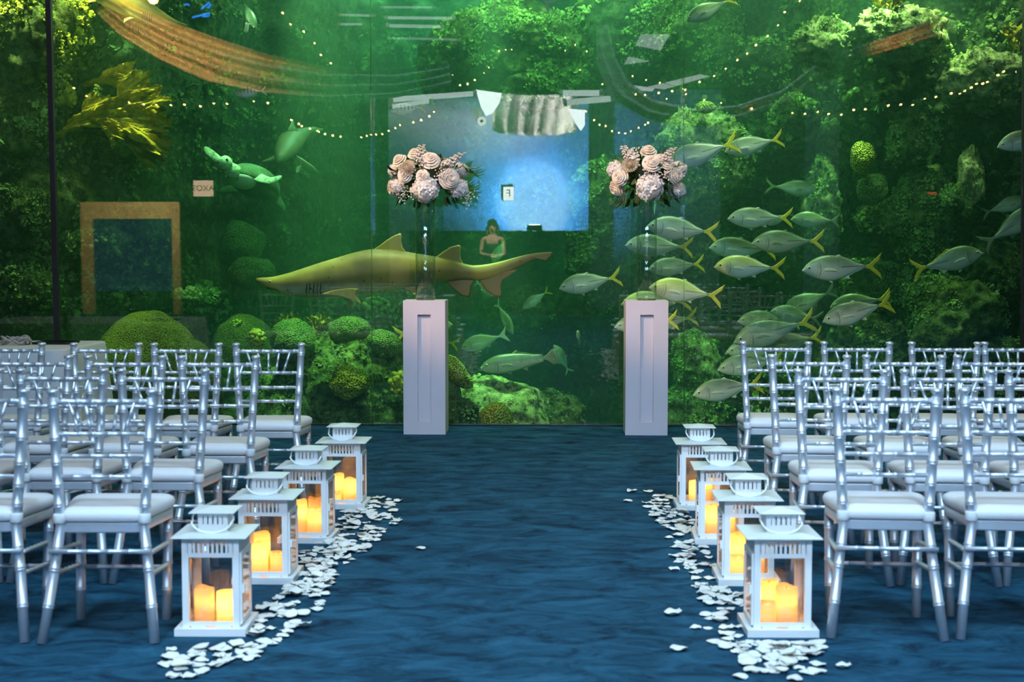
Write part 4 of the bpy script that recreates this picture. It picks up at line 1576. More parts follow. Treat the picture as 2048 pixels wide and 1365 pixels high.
# ---- right reef
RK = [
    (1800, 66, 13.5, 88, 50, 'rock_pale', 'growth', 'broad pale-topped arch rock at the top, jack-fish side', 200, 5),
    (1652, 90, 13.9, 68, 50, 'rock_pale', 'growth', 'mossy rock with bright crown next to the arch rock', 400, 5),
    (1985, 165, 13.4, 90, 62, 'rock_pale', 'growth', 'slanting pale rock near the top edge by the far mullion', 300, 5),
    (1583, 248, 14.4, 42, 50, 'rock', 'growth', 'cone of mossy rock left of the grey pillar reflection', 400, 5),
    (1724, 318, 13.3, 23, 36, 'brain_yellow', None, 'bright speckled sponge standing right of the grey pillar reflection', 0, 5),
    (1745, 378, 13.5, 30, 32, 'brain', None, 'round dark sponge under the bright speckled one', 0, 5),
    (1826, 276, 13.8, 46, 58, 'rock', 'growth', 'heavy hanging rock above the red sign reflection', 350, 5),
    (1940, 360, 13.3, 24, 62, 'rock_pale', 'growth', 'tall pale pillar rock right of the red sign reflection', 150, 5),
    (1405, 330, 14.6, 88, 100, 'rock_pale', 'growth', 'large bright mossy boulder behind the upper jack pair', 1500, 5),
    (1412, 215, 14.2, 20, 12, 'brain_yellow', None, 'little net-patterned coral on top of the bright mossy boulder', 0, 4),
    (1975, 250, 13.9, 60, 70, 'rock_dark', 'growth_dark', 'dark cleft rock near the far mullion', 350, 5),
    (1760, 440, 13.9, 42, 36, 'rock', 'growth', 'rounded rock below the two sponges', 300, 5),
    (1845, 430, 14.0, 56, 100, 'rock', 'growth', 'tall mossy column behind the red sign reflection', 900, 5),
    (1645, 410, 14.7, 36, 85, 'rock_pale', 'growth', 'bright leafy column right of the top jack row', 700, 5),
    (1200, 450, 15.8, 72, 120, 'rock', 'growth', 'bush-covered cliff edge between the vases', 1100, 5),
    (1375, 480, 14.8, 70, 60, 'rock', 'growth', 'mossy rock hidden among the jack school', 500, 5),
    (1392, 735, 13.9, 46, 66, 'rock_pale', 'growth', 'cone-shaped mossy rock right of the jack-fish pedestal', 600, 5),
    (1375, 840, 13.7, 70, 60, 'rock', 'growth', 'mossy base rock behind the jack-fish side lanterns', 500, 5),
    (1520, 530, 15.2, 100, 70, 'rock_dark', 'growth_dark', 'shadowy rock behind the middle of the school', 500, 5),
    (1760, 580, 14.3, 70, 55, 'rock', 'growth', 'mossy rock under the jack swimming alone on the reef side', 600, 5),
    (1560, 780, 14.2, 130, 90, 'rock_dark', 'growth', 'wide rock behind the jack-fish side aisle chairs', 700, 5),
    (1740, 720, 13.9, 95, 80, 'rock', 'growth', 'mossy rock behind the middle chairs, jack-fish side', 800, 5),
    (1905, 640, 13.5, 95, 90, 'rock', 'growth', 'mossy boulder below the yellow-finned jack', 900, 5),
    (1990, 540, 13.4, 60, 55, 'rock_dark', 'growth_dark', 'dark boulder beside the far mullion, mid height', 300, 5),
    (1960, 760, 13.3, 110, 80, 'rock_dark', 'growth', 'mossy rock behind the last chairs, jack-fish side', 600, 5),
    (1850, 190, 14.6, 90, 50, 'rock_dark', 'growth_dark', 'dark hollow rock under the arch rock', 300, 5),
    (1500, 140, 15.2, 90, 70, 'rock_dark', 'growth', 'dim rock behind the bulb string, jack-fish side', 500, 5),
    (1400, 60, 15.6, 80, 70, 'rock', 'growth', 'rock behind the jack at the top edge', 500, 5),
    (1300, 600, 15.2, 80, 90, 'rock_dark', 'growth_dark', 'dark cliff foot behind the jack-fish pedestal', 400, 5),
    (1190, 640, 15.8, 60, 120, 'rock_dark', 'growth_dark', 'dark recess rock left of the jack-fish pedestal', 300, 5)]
for i, (px, py, Y, rx, ry, mt, gm, lab, ng, gs) in enumerate(RK):
    sp = mt.startswith('brain')
    B('sponge' if sp else 'reef_rock', lab, 'sponge' if sp else 'rock', px, py, Y, rx, ry, mat=mt, gmat=gm, n_grow=ng, gsize=gs, seed=60 + i, rough=0.15 if sp else 0.30, fine=0.0 if sp else 0.14)


# ---- leaf corals, knob corals
def plate(mb, base, tip, Y, spread, lobes=6, ripple=0.12, seed=0, dY=0.0, tilt=0.35):
    """a ruffled, lobed sheet growing from base towards tip (pixels)"""
    rg = np.random.default_rng(seed)
    a, b = at(*base, Y), at(*tip, Y + dY)
    u = b - a
    L = u.length
    u.normalize()
    n = Vector((0, -1, 0)) + Vector((0, 0, tilt))
    n = (n - u * n.dot(u)).normalized()
    w = n.cross(u)
    nr, nt_ = 22, 45
    ph = rg.uniform(0, 6, 4)
    P = []
    for i in range(nr):
        t = i / (nr - 1)
        for j in range(nt_):
            s = -1 + 2 * j / (nt_ - 1)
            edge = 1 - 0.22 * s * s - 0.20 * t * (1 - abs(math.cos(lobes * s * 0.9 + ph[0])) ** 0.6) + 0.06 * math.sin(lobes * 4.3 * s + ph[1]) * t + 0.04 * math.sin(lobes * 9 * s + ph[2]) * t
            ang = s * spread * (0.35 + 0.65 * t)
            r_ = t * L * edge
            z = ripple * L * t * math.sin(4.5 * s + 6 * t + ph[3]) + ripple * 0.35 * L * t * math.sin(9 * s + 9 * t + ph[2]) + 0.07 * fr((s * 3.5 + seed, t * 5, seed), 5)
            v = a + u * (r_ * math.cos(ang)) + w * (r_ * math.sin(ang)) + n * z
            P.append(v[:])
    P = np.array(P)
    th = np.array(n[:]) * 0.010
    mb.grid(P + th, nr, nt_)
    mb.grid((P - th)[::-1], nr, nt_)


M['leaf_coral'] = reef_mat('leaf_coral', [(0.25, (0.20, 0.17, 0.02)), (0.45, (0.48, 0.42, 0.04)), (0.62, (0.72, 0.64, 0.07)), (0.8, (0.85, 0.78, 0.20))], 7, 1.0, 40)


def leaf_coral(label, plates, Y, name='leaf_coral', mat='leaf_coral'):
    mb = MB()
    for i, pl in enumerate(plates):
        plate(mb, pl[0], pl[1], Y + (pl[3] if len(pl) > 3 else 0), pl[2], seed=i + int(Y * 10), tilt=pl[4] if len(pl) > 4 else 0.35)
    o = mb.build(name, M[mat])
    tag(o, label, 'coral')
    return o


leaf_coral('yellow leaf coral with ruffled plates spreading right of the mullion',
           [((104, 278), (225, 205), 0.30, 0), ((185, 240), (338, 238), 0.50, 0.0), ((190, 225), (308, 160), 0.32, 0.1), ((215, 240), (338, 200), 0.38, 0.12),
            ((205, 245), (338, 290), 0.42, 0.05), ((165, 172), (278, 142), 0.22, 0.2), ((215, 262), (335, 318), 0.30, 0.1), ((180, 240), (262, 262), 0.6, -0.05),
            ((150, 250), (215, 190), 0.5, 0.2)], 13.0)
leaf_coral('faint leaf coral spray reaching under the striped fish', [((300, 170), (345, 155), 0.3), ((330, 200), (425, 178), 0.16), ((345, 195), (430, 182), 0.1, 0.2)], 15.4, mat='growth')
leaf_coral('frilly yellow coral fans standing behind the front brain coral', [((575, 668), (560, 630), 0.6), ((580, 665), (590, 625), 0.5, 0.1), ((560, 665), (545, 642), 0.5, 0.05)], 14.0)
leaf_coral('frilly yellow coral fan between two brain corals', [((632, 668), (640, 628), 0.7), ((636, 668), (658, 634), 0.5, 0.1), ((630, 660), (615, 632), 0.4, 0.1)], 13.9)
leaf_coral('yellow sea fan at the top above the arch rock', [((1780, 30), (1790, -20), 0.7), ((1775, 30), (1750, -15), 0.5, 0.1)], 13.3)
leaf_coral('yellow sea fan near the top edge by the far mullion', [((2030, 100), (2020, 45), 0.6), ((2035, 105), (2050, 50), 0.5, 0.1)], 13.2)
leaf_coral('bright leaf plates at the foot of the reef behind the aisle chairs', [((1520, 850), (1500, 812), 0.6), ((1530, 850), (1545, 815), 0.5)], 12.8, mat='growth')


def knob_coral(label, px, py, Y, rx, ry, n, kr, mat='growth_yellow', stalk=False):
    k = Y / F_PX
    p = at(px, py, Y)
    mb = MB()
    for i in range(n):
        a = rnd.uniform(0, 6.28)
        b = math.asin(rnd.uniform(-0.7, 1))
        c = (rx * k * math.cos(a) * math.cos(b), rx * k * 0.8 * math.sin(a) * math.cos(b), ry * k * math.sin(b))
        r_ = kr * k * rnd.uniform(0.75, 1.3)
        mb.ball(c, r_, 8, 6)
        mb.tube([(0, 0, -ry * k * 0.5), c], r_ * 0.6, 6)
    o = mb.build('knob_coral', M[mat])
    o.location = p
    tag(o, label, 'coral')


knob_coral('small knobbly yellow coral left of the front brain coral', 513, 678, 12.9, 15, 17, 70, 4.6)
knob_coral('cluster of yellow knobs against the pedestal before the shark', 797, 768, 12.7, 18, 24, 60, 4.6)
knob_coral('bright polyp cluster on a stalk inside the framed screen reflection', 229, 470, 13.6, 17, 16, 46, 3.2)
knob_coral('bright green bush coral under the shark snout', 375, 590, 14.2, 26, 16, 90, 3.4, 'growth')
knob_coral('round cluster of pale polyps right of the red sign reflection', 1899, 394, 13.4, 18, 24, 60, 3.0, 'growth')
knob_coral('low polyp cluster under the shark pectoral fin', 752, 612, 15.0, 24, 16, 80, 4.5, 'growth')
knob_coral('yellow polyp tuft right of the largest olive brain coral', 475, 650, 14.3, 14, 9, 40, 2.6)
knob_coral('bushy polyp coral on the rock beside the grey pillar reflection', 1660, 250, 13.9, 16, 14, 60, 3.2, 'growth')
knob_coral('yellow bush coral high on the rock by the mullion', 130, 195, 13.2, 20, 22, 70, 5.0)
knob_coral('yellow bush coral near the top corner right of the mullion', 160, 55, 13.6, 16, 14, 60, 4.0)

# drifting specks
mb = MB()
for i in range(170):
    Y = rnd.uniform(12.2, 16)
    p = at(rnd.uniform(60, 2000), rnd.uniform(40, 840), Y)
    mb.ball(tuple(p), rnd.uniform(0.0015, 0.0045), 5, 4)
tag(mb.build('drifting_specks', pmat('speck', (0.8, 0.85, 0.7), 0.8)), 'tiny pale specks drifting in the green water', 'particles', kind='stuff')

# ------------------------------------------------------------------ fish
def fish_mat(name, back, mid, belly, yellow_head=0.0, stripes=0.0, line=True):
    m, nt, b, out = new_mat(name)
    N, L = nt.nodes, nt.links
    tc = N.new('ShaderNodeTexCoord')
    sp = N.new('ShaderNodeSeparateXYZ')
    L.new(tc.outputs['Object'], sp.inputs[0])

    def math_(op, a, b_=None, c=None):
        n = N.new('ShaderNodeMath')
        n.operation = op
        for i, v in enumerate((a, b_, c)):
            if v is None:
                continue
            if hasattr(v, 'is_linked'):
                L.new(v, n.inputs[i])
            else:
                n.inputs[i].default_value = v
        return n.outputs[0]
    nz = N.new('ShaderNodeTexNoise')
    nz.inputs['Scale'].default_value = 16
    nz.inputs['Detail'].default_value = 4
    L.new(tc.outputs['Object'], nz.inputs['Vector'])
    zz = math_('ADD', math_('MULTIPLY_ADD', sp.outputs['Z'], 2.6, 0.5), math_('MULTIPLY_ADD', nz.outputs['Fac'], 0.14, -0.07))
    col = ramp(nt, zz, [(0.18, belly), (0.44, belly), (0.56, mid), (0.74, back), (0.92, [c * 0.7 for c in back])])

    def mixin(col, fac, c):
        mx = N.new('ShaderNodeMix')
        mx.data_type = 'RGBA'
        L.new(fac, mx.inputs[0])
        L.new(col, mx.inputs[6])
        mx.inputs[7].default_value = (*c, 1)
        return mx.outputs[2]
    if line:
        # dark line from mid body to the tail root
        d = math_('ABSOLUTE', math_('SUBTRACT', sp.outputs['Z'], 0.012))
        f = math_('MULTIPLY', math_('LESS_THAN', d, 0.0055), math_('GREATER_THAN', sp.outputs['X'], -0.02))
        col = mixin(col, math_('MULTIPLY', f, 0.75), (0.05, 0.07, 0.03))
    # gill cover edge
    dx = math_('ADD', sp.outputs['X'], 0.46)
    dz = math_('SUBTRACT', sp.outputs['Z'], -0.005)
    rr = math_('SQRT', math_('ADD', math_('MULTIPLY', dx, dx), math_('MULTIPLY', dz, dz)))
    for r0, wd, amt in ((0.185, 0.007, 0.65), (0.15, 0.005, 0.35)):
        g = math_('LESS_THAN', math_('ABSOLUTE', math_('SUBTRACT', rr, r0)), wd)
        g = math_('MULTIPLY', g, math_('LESS_THAN', math_('ABSOLUTE', dz), 0.085))
        g = math_('MULTIPLY', g, math_('LESS_THAN', sp.outputs['X'], -0.2))
        col = mixin(col, math_('MULTIPLY', g, amt), (0.07, 0.09, 0.04))
    if yellow_head:
        h = N.new('ShaderNodeMapRange')
        h.inputs['From Min'].default_value = -0.18
        h.inputs['From Max'].default_value = -0.42
        L.new(sp.outputs['X'], h.inputs['Value'])
        col = mixin(col, math_('MULTIPLY', h.outputs[0], yellow_head), (0.50, 0.52, 0.12))
    if stripes:
        s = math_('GREATER_THAN', math_('SINE', math_('MULTIPLY', sp.outputs['X'], 62.0)), 0.45)
        s = math_('MULTIPLY', s, math_('GREATER_THAN', sp.outputs['Z'], -0.03))
        s = math_('MULTIPLY', s, math_('GREATER_THAN', sp.outputs['X'], -0.25))
        col = mixin(col, math_('MULTIPLY', s, stripes), (0.05, 0.07, 0.03))
    L.new(col, b.inputs['Base Color'])
    b.inputs['Roughness'].default_value = 0.42
    b.inputs['Metallic'].default_value = 0.15
    # scales
    v = N.new('ShaderNodeTexVoronoi')
    v.inputs['Scale'].default_value = 90
    L.new(tc.outputs['Object'], v.inputs['Vector'])
    bp = N.new('ShaderNodeBump')
    bp.inputs['Strength'].default_value = 0.12
    bp.inputs['Distance'].default_value = 0.004
    L.new(v.outputs['Distance'], bp.inputs['Height'])
    L.new(bp.outputs[0], b.inputs['Normal'])
    return m


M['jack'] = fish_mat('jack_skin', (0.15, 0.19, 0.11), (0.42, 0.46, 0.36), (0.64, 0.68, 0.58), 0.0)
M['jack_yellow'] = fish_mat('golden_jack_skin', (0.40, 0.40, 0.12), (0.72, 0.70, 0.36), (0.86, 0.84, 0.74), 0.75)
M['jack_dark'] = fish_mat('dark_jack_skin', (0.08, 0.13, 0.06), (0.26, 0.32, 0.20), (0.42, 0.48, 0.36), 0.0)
M['striped_skin'] = fish_mat('striped_skin', (0.34, 0.38, 0.20), (0.56, 0.60, 0.40), (0.70, 0.74, 0.60), 0.0, 0.8, False)
M['grouper_skin'] = fish_mat('grouper_skin', (0.04, 0.06, 0.035), (0.11, 0.15, 0.10), (0.38, 0.46, 0.32), 0.0, 0.25, False)
M['snapper_skin'] = fish_mat('snapper_skin', (0.28, 0.36, 0.14), (0.42, 0.50, 0.24), (0.60, 0.68, 0.44), 0.2, 0, False)
M['fin_yellow'] = pmat('yellow_fin', (0.62, 0.52, 0.02), 0.5, noise_amt=0.25, noise_scale=14)
M['fin_pale'] = pmat('pale_fin', (0.62, 0.66, 0.46), 0.5, noise_amt=0.2, noise_scale=14)
M['fin_dark'] = pmat('dark_fin', (0.16, 0.20, 0.09), 0.5, noise_amt=0.3, noise_scale=14)
M['eye_ring'] = pmat('eye_ring', (0.62, 0.66, 0.40), 0.25)
M['pupil'] = pmat('pupil', (0.004, 0.005, 0.004), 0.15)
M['mouth'] = pmat('mouth_line', (0.05, 0.05, 0.02), 0.6)


def fin(mb, poly, th, y=0.0, axis='y', splay=0.0):
    """flat fin with a thick root and thin rim, in the fish's own x-z plane"""
    n = len(poly)
    cx, cz = sum(p[0] for p in poly) / n, sum(p[1] for p in poly) / n
    v = []
    for s in (-1, 1):
        for x, z in poly:
            v.append((x, y + s * th * 0.25, z))
    for s in (-1, 1):
        for x, z in poly:
            v.append((cx + (x - cx) * 0.86, y + s * th, cz + (z - cz) * 0.86))
    f = [tuple(2 * n + k for k in range(n)), tuple(3 * n + k for k in range(n))[::-1]]
    for k in range(n):
        k2 = (k + 1) % n
        f += [(k, k2, n + k2, n + k), (k, 2 * n + k, 2 * n + k2, k2), (n + k2, 3 * n + k2, 3 * n + k, n + k)]
    v = np.array(v)
    if splay:
        # turn outward about the root edge (first point to last point)
        z0 = poly[0][1]
        d = v[:, 2] - z0
        v[:, 2] = z0 + d * math.cos(splay)
        v[:, 1] += -d * math.sin(splay) if splay > 0 else d * math.sin(-splay)
    return mb.add(v, f)


def interp(t, tab):
    for (t0, v0), (t1, v1) in zip(tab, tab[1:]):
        if t <= t1:
            u = (t - t0) / (t1 - t0)
            return v0 + (v1 - v0) * u
    return tab[-1][1]


def smooth_tab(tab, n=26, pw=1.0):
    """Catmull-Rom through the table, resampled"""
    xs = [p[0] for p in tab]
    out = []
    for i in range(n + 1):
        t = xs[0] + (xs[-1] - xs[0]) * (i / n) ** pw
        k = max(j for j in range(len(xs) - 1) if xs[j] <= t + 1e-9)
        p0, p1, p2, p3 = tab[max(k - 1, 0)][1], tab[k][1], tab[k + 1][1], tab[min(k + 2, len(tab) - 1)][1]
        u = (t - xs[k]) / (xs[k + 1] - xs[k])
        out.append(0.5 * (2 * p1 + (p2 - p0) * u + (2 * p0 - 5 * p1 + 4 * p2 - p3) * u * u + (3 * p1 - p0 - 3 * p2 + p3) * u ** 3))
    return out


def body_loft(mb, x0, x1, top, bot, wid, bend=0.0, n=30, seg=20, sq=0.86):
    pw = 1.7
    T, Bm, Wd = smooth_tab(top, n, pw), smooth_tab(bot, n, pw), smooth_tab(wid, n, pw)
    v = []
    for i in range(n + 1):
        x = x0 + (x1 - x0) * (i / n) ** pw
        c, h, w = (T[i] + Bm[i]) / 2, max(0.001, (T[i] - Bm[i]) / 2), max(0.001, Wd[i])
        yb = bend * max(0, x + 0.15) ** 2
        for k in range(seg):
            a = 2 * math.pi * k / seg
            ca, sa = math.cos(a), math.sin(a)
            v.append((x, yb + w * math.copysign(abs(ca) ** sq, ca), c + h * math.copysign(abs(sa) ** (2 - sq), sa) if False else c + h * sa))
    f = []
    for i in range(n):
        for k in range(seg):
            k2 = (k + 1) % seg
            f.append((i * seg + k, i * seg + k2, (i + 1) * seg + k2, (i + 1) * seg + k))
    f.append(tuple(range(seg))[::-1])
    f.append(tuple(n * seg + k for k in range(seg)))
    return mb.add(v, f)


JT = [(0, -0.004), (0.06, 0.050), (0.16, 0.105), (0.30, 0.145), (0.45, 0.152), (0.60, 0.128), (0.75, 0.082), (0.88, 0.035), (1, 0.016)]
JB = [(0, -0.020), (0.06, -0.050), (0.16, -0.088), (0.30, -0.125), (0.45, -0.142), (0.60, -0.122), (0.75, -0.078), (0.88, -0.034), (1, -0.014)]
JW = [(0, 0.010), (0.08, 0.038), (0.2, 0.058), (0.38, 0.066), (0.6, 0.050), (0.8, 0.024), (1, 0.010)]


def make_fish(name, skin, tail_mat, fin_mat, top=JT, bot=JB, wid=JW, bend=0.0, fork=0.10, tail_h=0.168, eye=0.021, deep=1.1, dorsal=0.035):
    t = thing(name, 'x', 'fish')
    top = [(a, b * deep) for a, b in top]
    bot = [(a, b * deep) for a, b in bot]
    xb = 0.30
    ex = -0.5 + 0.8 * 0.105
    mb = MB()
    body_loft(mb, -0.5, xb, top, bot, wid, bend)
    mb.build('body', M[skin], t)

    def bent(mb):
        for a in mb.v:
            a[:, 1] += bend * np.maximum(0, a[:, 0] + 0.15) ** 2
        return mb
    mb = MB()
    fin(mb, [(xb - 0.02, 0.016), (xb + 0.04, 0.03), (0.42, 0.095), (0.5, tail_h), (0.475, 0.09), (0.5 - fork - 0.02, 0.0), (0.475, -0.09), (0.495, -tail_h), (0.42, -0.10), (xb + 0.04, -0.03), (xb - 0.02, -0.016)], 0.006)
    bent(mb).build('tail_fin', M[tail_mat], t, auto=40)
    mb = MB()
    dz = lambda x: interp((x + 0.5) / 0.8, top) - 0.008
    fin(mb, [(-0.10, dz(-0.10)), (-0.03, dz(-0.03) + dorsal), (0.0, dz(0.0) + dorsal * 0.5), (0.08, dz(0.08) + 0.022), (0.18, dz(0.18) + 0.016), (0.27, dz(0.27) + 0.012), (0.27, dz(0.27)), (0.18, dz(0.18)), (0.08, dz(0.08)), (0.0, dz(0.0))], 0.004)
    bent(mb).build('dorsal_fin', M[fin_mat], t, auto=40)
    mb = MB()
    bz = lambda x: interp((x + 0.5) / 0.8, bot) + 0.008
    fin(mb, [(0.0, bz(0.0)), (0.085, bz(0.085) - 0.062), (0.075, bz(0.075) - 0.022), (0.16, bz(0.16) - 0.014), (0.26, bz(0.26) - 0.010), (0.26, bz(0.26)), (0.16, bz(0.16)), (0.08, bz(0.08))], 0.004)
    bent(mb).build('anal_fin', M['fin_pale'] if fin_mat != 'fin_dark' else M['fin_dark'], t, auto=40)
    mb = MB()
    fin(mb, [(-0.21, bz(-0.21)), (-0.125, bz(-0.125) - 0.045), (-0.125, bz(-0.125) - 0.012), (-0.15, bz(-0.15))], 0.004)
    mb.build('pelvic_fin', M['fin_pale'] if fin_mat != 'fin_dark' else M['fin_dark'], t, auto=40)
    for s in (-1, 1):
        mb = MB()
        yw = interp(0.36, wid)
        fin(mb, [(-0.245, -0.012), (-0.20, 0.006), (-0.13, -0.006), (-0.07, -0.035), (-0.15, -0.030), (-0.21, -0.032)], 0.003, s * (yw + 0.004))
        mb.build('pectoral_fin', M['fin_pale'] if fin_mat != 'fin_dark' else M['fin_dark'], t, auto=40)
        we = interp(0.105, wid) * 1.0
        mb = MB()
        mb.ball((ex, s * (we - 0.004), 0.018 * deep), (eye, 0.011, eye), 14, 9)
        e = mb.build('eye', M['eye_ring'], t)
        mb = MB()
        mb.ball((ex, s * (we + 0.0035), 0.018 * deep), (eye * 0.62, 0.0055, eye * 0.62), 12, 7)
        mb.build('pupil', M['pupil'], e)
    mb = MB()
    for s in (-1, 1):
        mb.tube([(-0.501, 0.0, -0.013), (-0.485, s * 0.019, -0.022), (-0.462, s * 0.029, -0.034)], 0.0028, 5)
    mb.build('mouth', M['mouth'], t)
    return t


def set_px(o, nose, tail, Y, yaw=0.0, dY=0.0, bank=0.0):
    """put a unit-long body (nose at -x) with its nose and tail on two points of the picture"""
    a, b = at(*nose, Y), at(*tail, Y + dY)
    d = b - a
    L = d.length
    x = d.normalized()
    up = Vector((0, -0.0, 1))
    up = (up - x * up.dot(x)).normalized()
    y = up.cross(x)
    m = Matrix((x, y, up)).transposed().to_4x4() @ Matrix.Rotation(R(bank), 4, 'X')
    o.matrix_world = Matrix.Translation((a + b) / 2) @ m @ Matrix.Scale(L, 4)
    o['_'] = 0
    del o['_']


JACKS = [  # nose, tail, distance, type, bend, label
    ((1118, 577), (1244, 553), 12.9, 'jack', 0.10, 'lone jack with yellow tail swimming just left of the jack-fish pedestal', 0),
    ((1293, 452), (1437, 466), 12.6, 'jack', -0.05, 'highest jack beside the right vase, yellow tail pointing at the shadowed rock', 0),
    ((1250, 490), (1388, 495), 12.8, 'jack', 0.10, 'jack seen through the vase, second from the bouquet', 0),
    ((1455, 437), (1587, 436), 12.8, 'jack', 0.05, 'jack leading the top row, tail touching a smaller fish', 0),
    ((1581, 439), (1682, 442), 13.5, 'jack_dark', 0.12, 'smaller slim jack trailing the top row leader', 0),
    ((1418, 495), (1554, 500), 13.2, 'jack', 0.0, 'jack half hidden behind the dark-backed one, mid school', 0),
    ((1503, 486), (1650, 482), 12.7, 'jack_mid', 0.0, 'dark-backed jack in the middle of the school', 0),
    ((1296, 539), (1412, 527), 12.9, 'jack', 0.25, 'jack just right of the vase with its tail swept away', 0.05),
    ((1428, 533), (1571, 537), 12.45, 'jack_yellow', -0.05, 'golden-lit jack in the middle of the school', 0),
    ((1604, 540), (1764, 532), 12.5, 'jack', 0.0, 'big bright jack leading alone on the reef side of the school', 0),
    ((1242, 608), (1385, 602), 13.0, 'jack_yellow', 0.0, 'jack whose head shows through the vase foot', 0),
    ((1298, 574), (1446, 594), 12.6, 'jack_yellow', -0.05, 'golden-backed jack right above the jack-fish pedestal', 0),
    ((1229, 654), (1357, 640), 12.5, 'jack', 0.0, 'jack crossing behind the pedestal, head on one side and tail on the other', 0),
    ((1275, 652), (1397, 634), 13.0, 'jack', 0.1, 'jack almost hidden by the pedestal, only its tail showing', 0),
    ((1566, 622), (1673, 580), 13.6, 'jack_dark', 0.0, 'dim jack above the dark one in the lower school', 0),
    ((1541, 622), (1645, 640), 13.2, 'jack_dark', 0.1, 'dark jack nosing above the lower school', 0),
    ((1660, 614), (1782, 596), 13.0, 'jack_mid', 0.0, 'jack peeping above its twin on the reef side', 0),
    ((1645, 643), (1787, 604), 12.6, 'jack', 0.0, 'jack climbing in front of its twin on the reef side', 0),
    ((1475, 642), (1600, 640), 13.3, 'jack_mid', 0.0, 'jack with only its bright snout showing in the lower school', 0),
    ((1467, 684), (1632, 640), 12.6, 'jack_mid', -0.05, 'large jack climbing above the back row chairs', 0),
    ((1517, 697), (1648, 672), 12.9, 'jack_gold', 0.05, 'olive jack with yellow dorsal edge above the aisle chair back', 0),
    ((1452, 704), (1590, 690), 13.2, 'jack', 0.0, 'jack behind the aisle chair finial, under the large climbing jack', 0),
    ((1435, 740), (1572, 715), 12.8, 'jack', 0.0, 'jack with dark eye left of the back row aisle chair', 0),
    ((1386, 790), (1527, 766), 12.6, 'jack', 0.0, 'lowest jack of the school, nosing past the aisle chair', 0),
    ((1335, 328), (1478, 283), 12.7, 'jack', 0.10, 'upper jack with its head behind the right bouquet', 0),
    ((1449, 303), (1568, 276), 12.9, 'jack', 0.05, 'jack following the bouquet jack near the top', 0),
    ((1373, 42), (1470, -6), 13.2, 'jack_mid', 0.0, 'jack cut by the top edge above the bulb string', 0),
    ((1994, 294), (2120, 262), 12.6, 'jack', 0.0, 'jack entering past the far mullion, upper one', 0),
    ((1966, 505), (1822, 542), 12.8, 'jack_gold', 0.05, 'olive jack with yellow fins swimming the other way from the school', 0),
    ((2055, 398), (1962, 428), 13.3, 'jack_dark', 0.0, 'dark green jack under the dark cleft rock', 0),
    ((2085, 415), (1963, 492), 12.6, 'jack_dark', 0.0, 'dark jack leaving past the far mullion', 0),
    ((1632, 380), (1530, 372), 14.0, 'jack_dark', 0.0, 'faint dark jack in the shadow above the school', 0),
    ((1535, 450), (1585, 425), 13.4, 'jack_dark', 0.0, 'small faint fish between the top row leader and its follower', 0),
    ((1045, 618), (1100, 580), 15.2, 'jack', 0.0, 'hazy jack left of the lone jack near the deep centre', 0),
    ((905, 648), (788, 672), 13.4, 'jack_gold', 0.0, 'yellow-tailed fish hidden behind the pedestal before the shark', 0),
    ((830, 672), (918, 690), 14.0, 'jack_gold', 0.1, 'green-tailed fish coming out behind the pedestal before the shark', 0)]
PROTO = {}
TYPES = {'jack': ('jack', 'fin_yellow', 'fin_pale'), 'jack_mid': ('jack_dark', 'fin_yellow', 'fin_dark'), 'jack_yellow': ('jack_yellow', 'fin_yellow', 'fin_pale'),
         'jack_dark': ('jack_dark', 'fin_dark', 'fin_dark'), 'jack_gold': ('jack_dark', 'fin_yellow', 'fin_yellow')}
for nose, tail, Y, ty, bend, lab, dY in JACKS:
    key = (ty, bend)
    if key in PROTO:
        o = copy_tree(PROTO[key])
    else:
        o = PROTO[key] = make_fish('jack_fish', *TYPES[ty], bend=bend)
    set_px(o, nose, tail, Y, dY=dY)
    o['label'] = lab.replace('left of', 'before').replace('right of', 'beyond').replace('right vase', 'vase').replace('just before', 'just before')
    o['group'] = 'school of jack fish'


def one_fish(label, nose, tail, Y, name, skin, tm, fm, dY=0.0, **kw):
    o = make_fish(name, skin, tm, fm, **kw)
    set_px(o, nose, tail, Y, dY=dY)
    o['label'] = label
    return o


one_fish('small striped fish swimming over the orange drape reflection', (470, 189), (533, 181), 12.8, 'striped_fish', 'striped_skin', 'fin_pale', 'fin_pale', deep=1.15)
one_fish('teal striped fish just above the bouquet before the shark', (780, 222), (851, 214), 13.4, 'striped_fish', 'striped_skin', 'fin_yellow', 'fin_pale', deep=1.1)
one_fish('small round fish facing out near the top bulb string', (487, 62), (502, 44), 13.2, 'striped_fish', 'striped_skin', 'fin_pale', 'fin_pale', dY=0.22, deep=1.3)
one_fish('fish swimming downward at the top, above the small round fish', (512, 62), (482, -4), 14.2, 'jack_fish', 'jack_dark', 'fin_dark', 'fin_dark', dY=0.2)
one_fish('tiny fish under the shark seen from behind near the turtle', (592, 345), (602, 330), 15.2, 'small_fish', 'striped_skin', 'fin_pale', 'fin_pale', dY=0.14, deep=1.2)
one_fish('hazy green snapper between the pedestals, above the grouper', (922, 697), (1016, 668), 14.0, 'snapper', 'snapper_skin', 'fin_pale', 'fin_pale', deep=1.12, fork=0.05)
GT = [(0, 0.0), (0.06, 0.045), (0.16, 0.085), (0.30, 0.110), (0.5, 0.108), (0.7, 0.085), (0.85, 0.055), (1, 0.045)]
GB = [(0, -0.035), (0.06, -0.060), (0.16, -0.085), (0.30, -0.100), (0.5, -0.100), (0.7, -0.075), (0.85, -0.052), (1, -0.042)]
one_fish('big-mouthed grouper with pale belly between the pedestals', (961, 735), (1118, 712), 13.2, 'grouper', 'grouper_skin', 'fin_dark', 'fin_dark', top=GT, bot=GB, fork=0.0, tail_h=0.09, eye=0.014, dorsal=0.05)
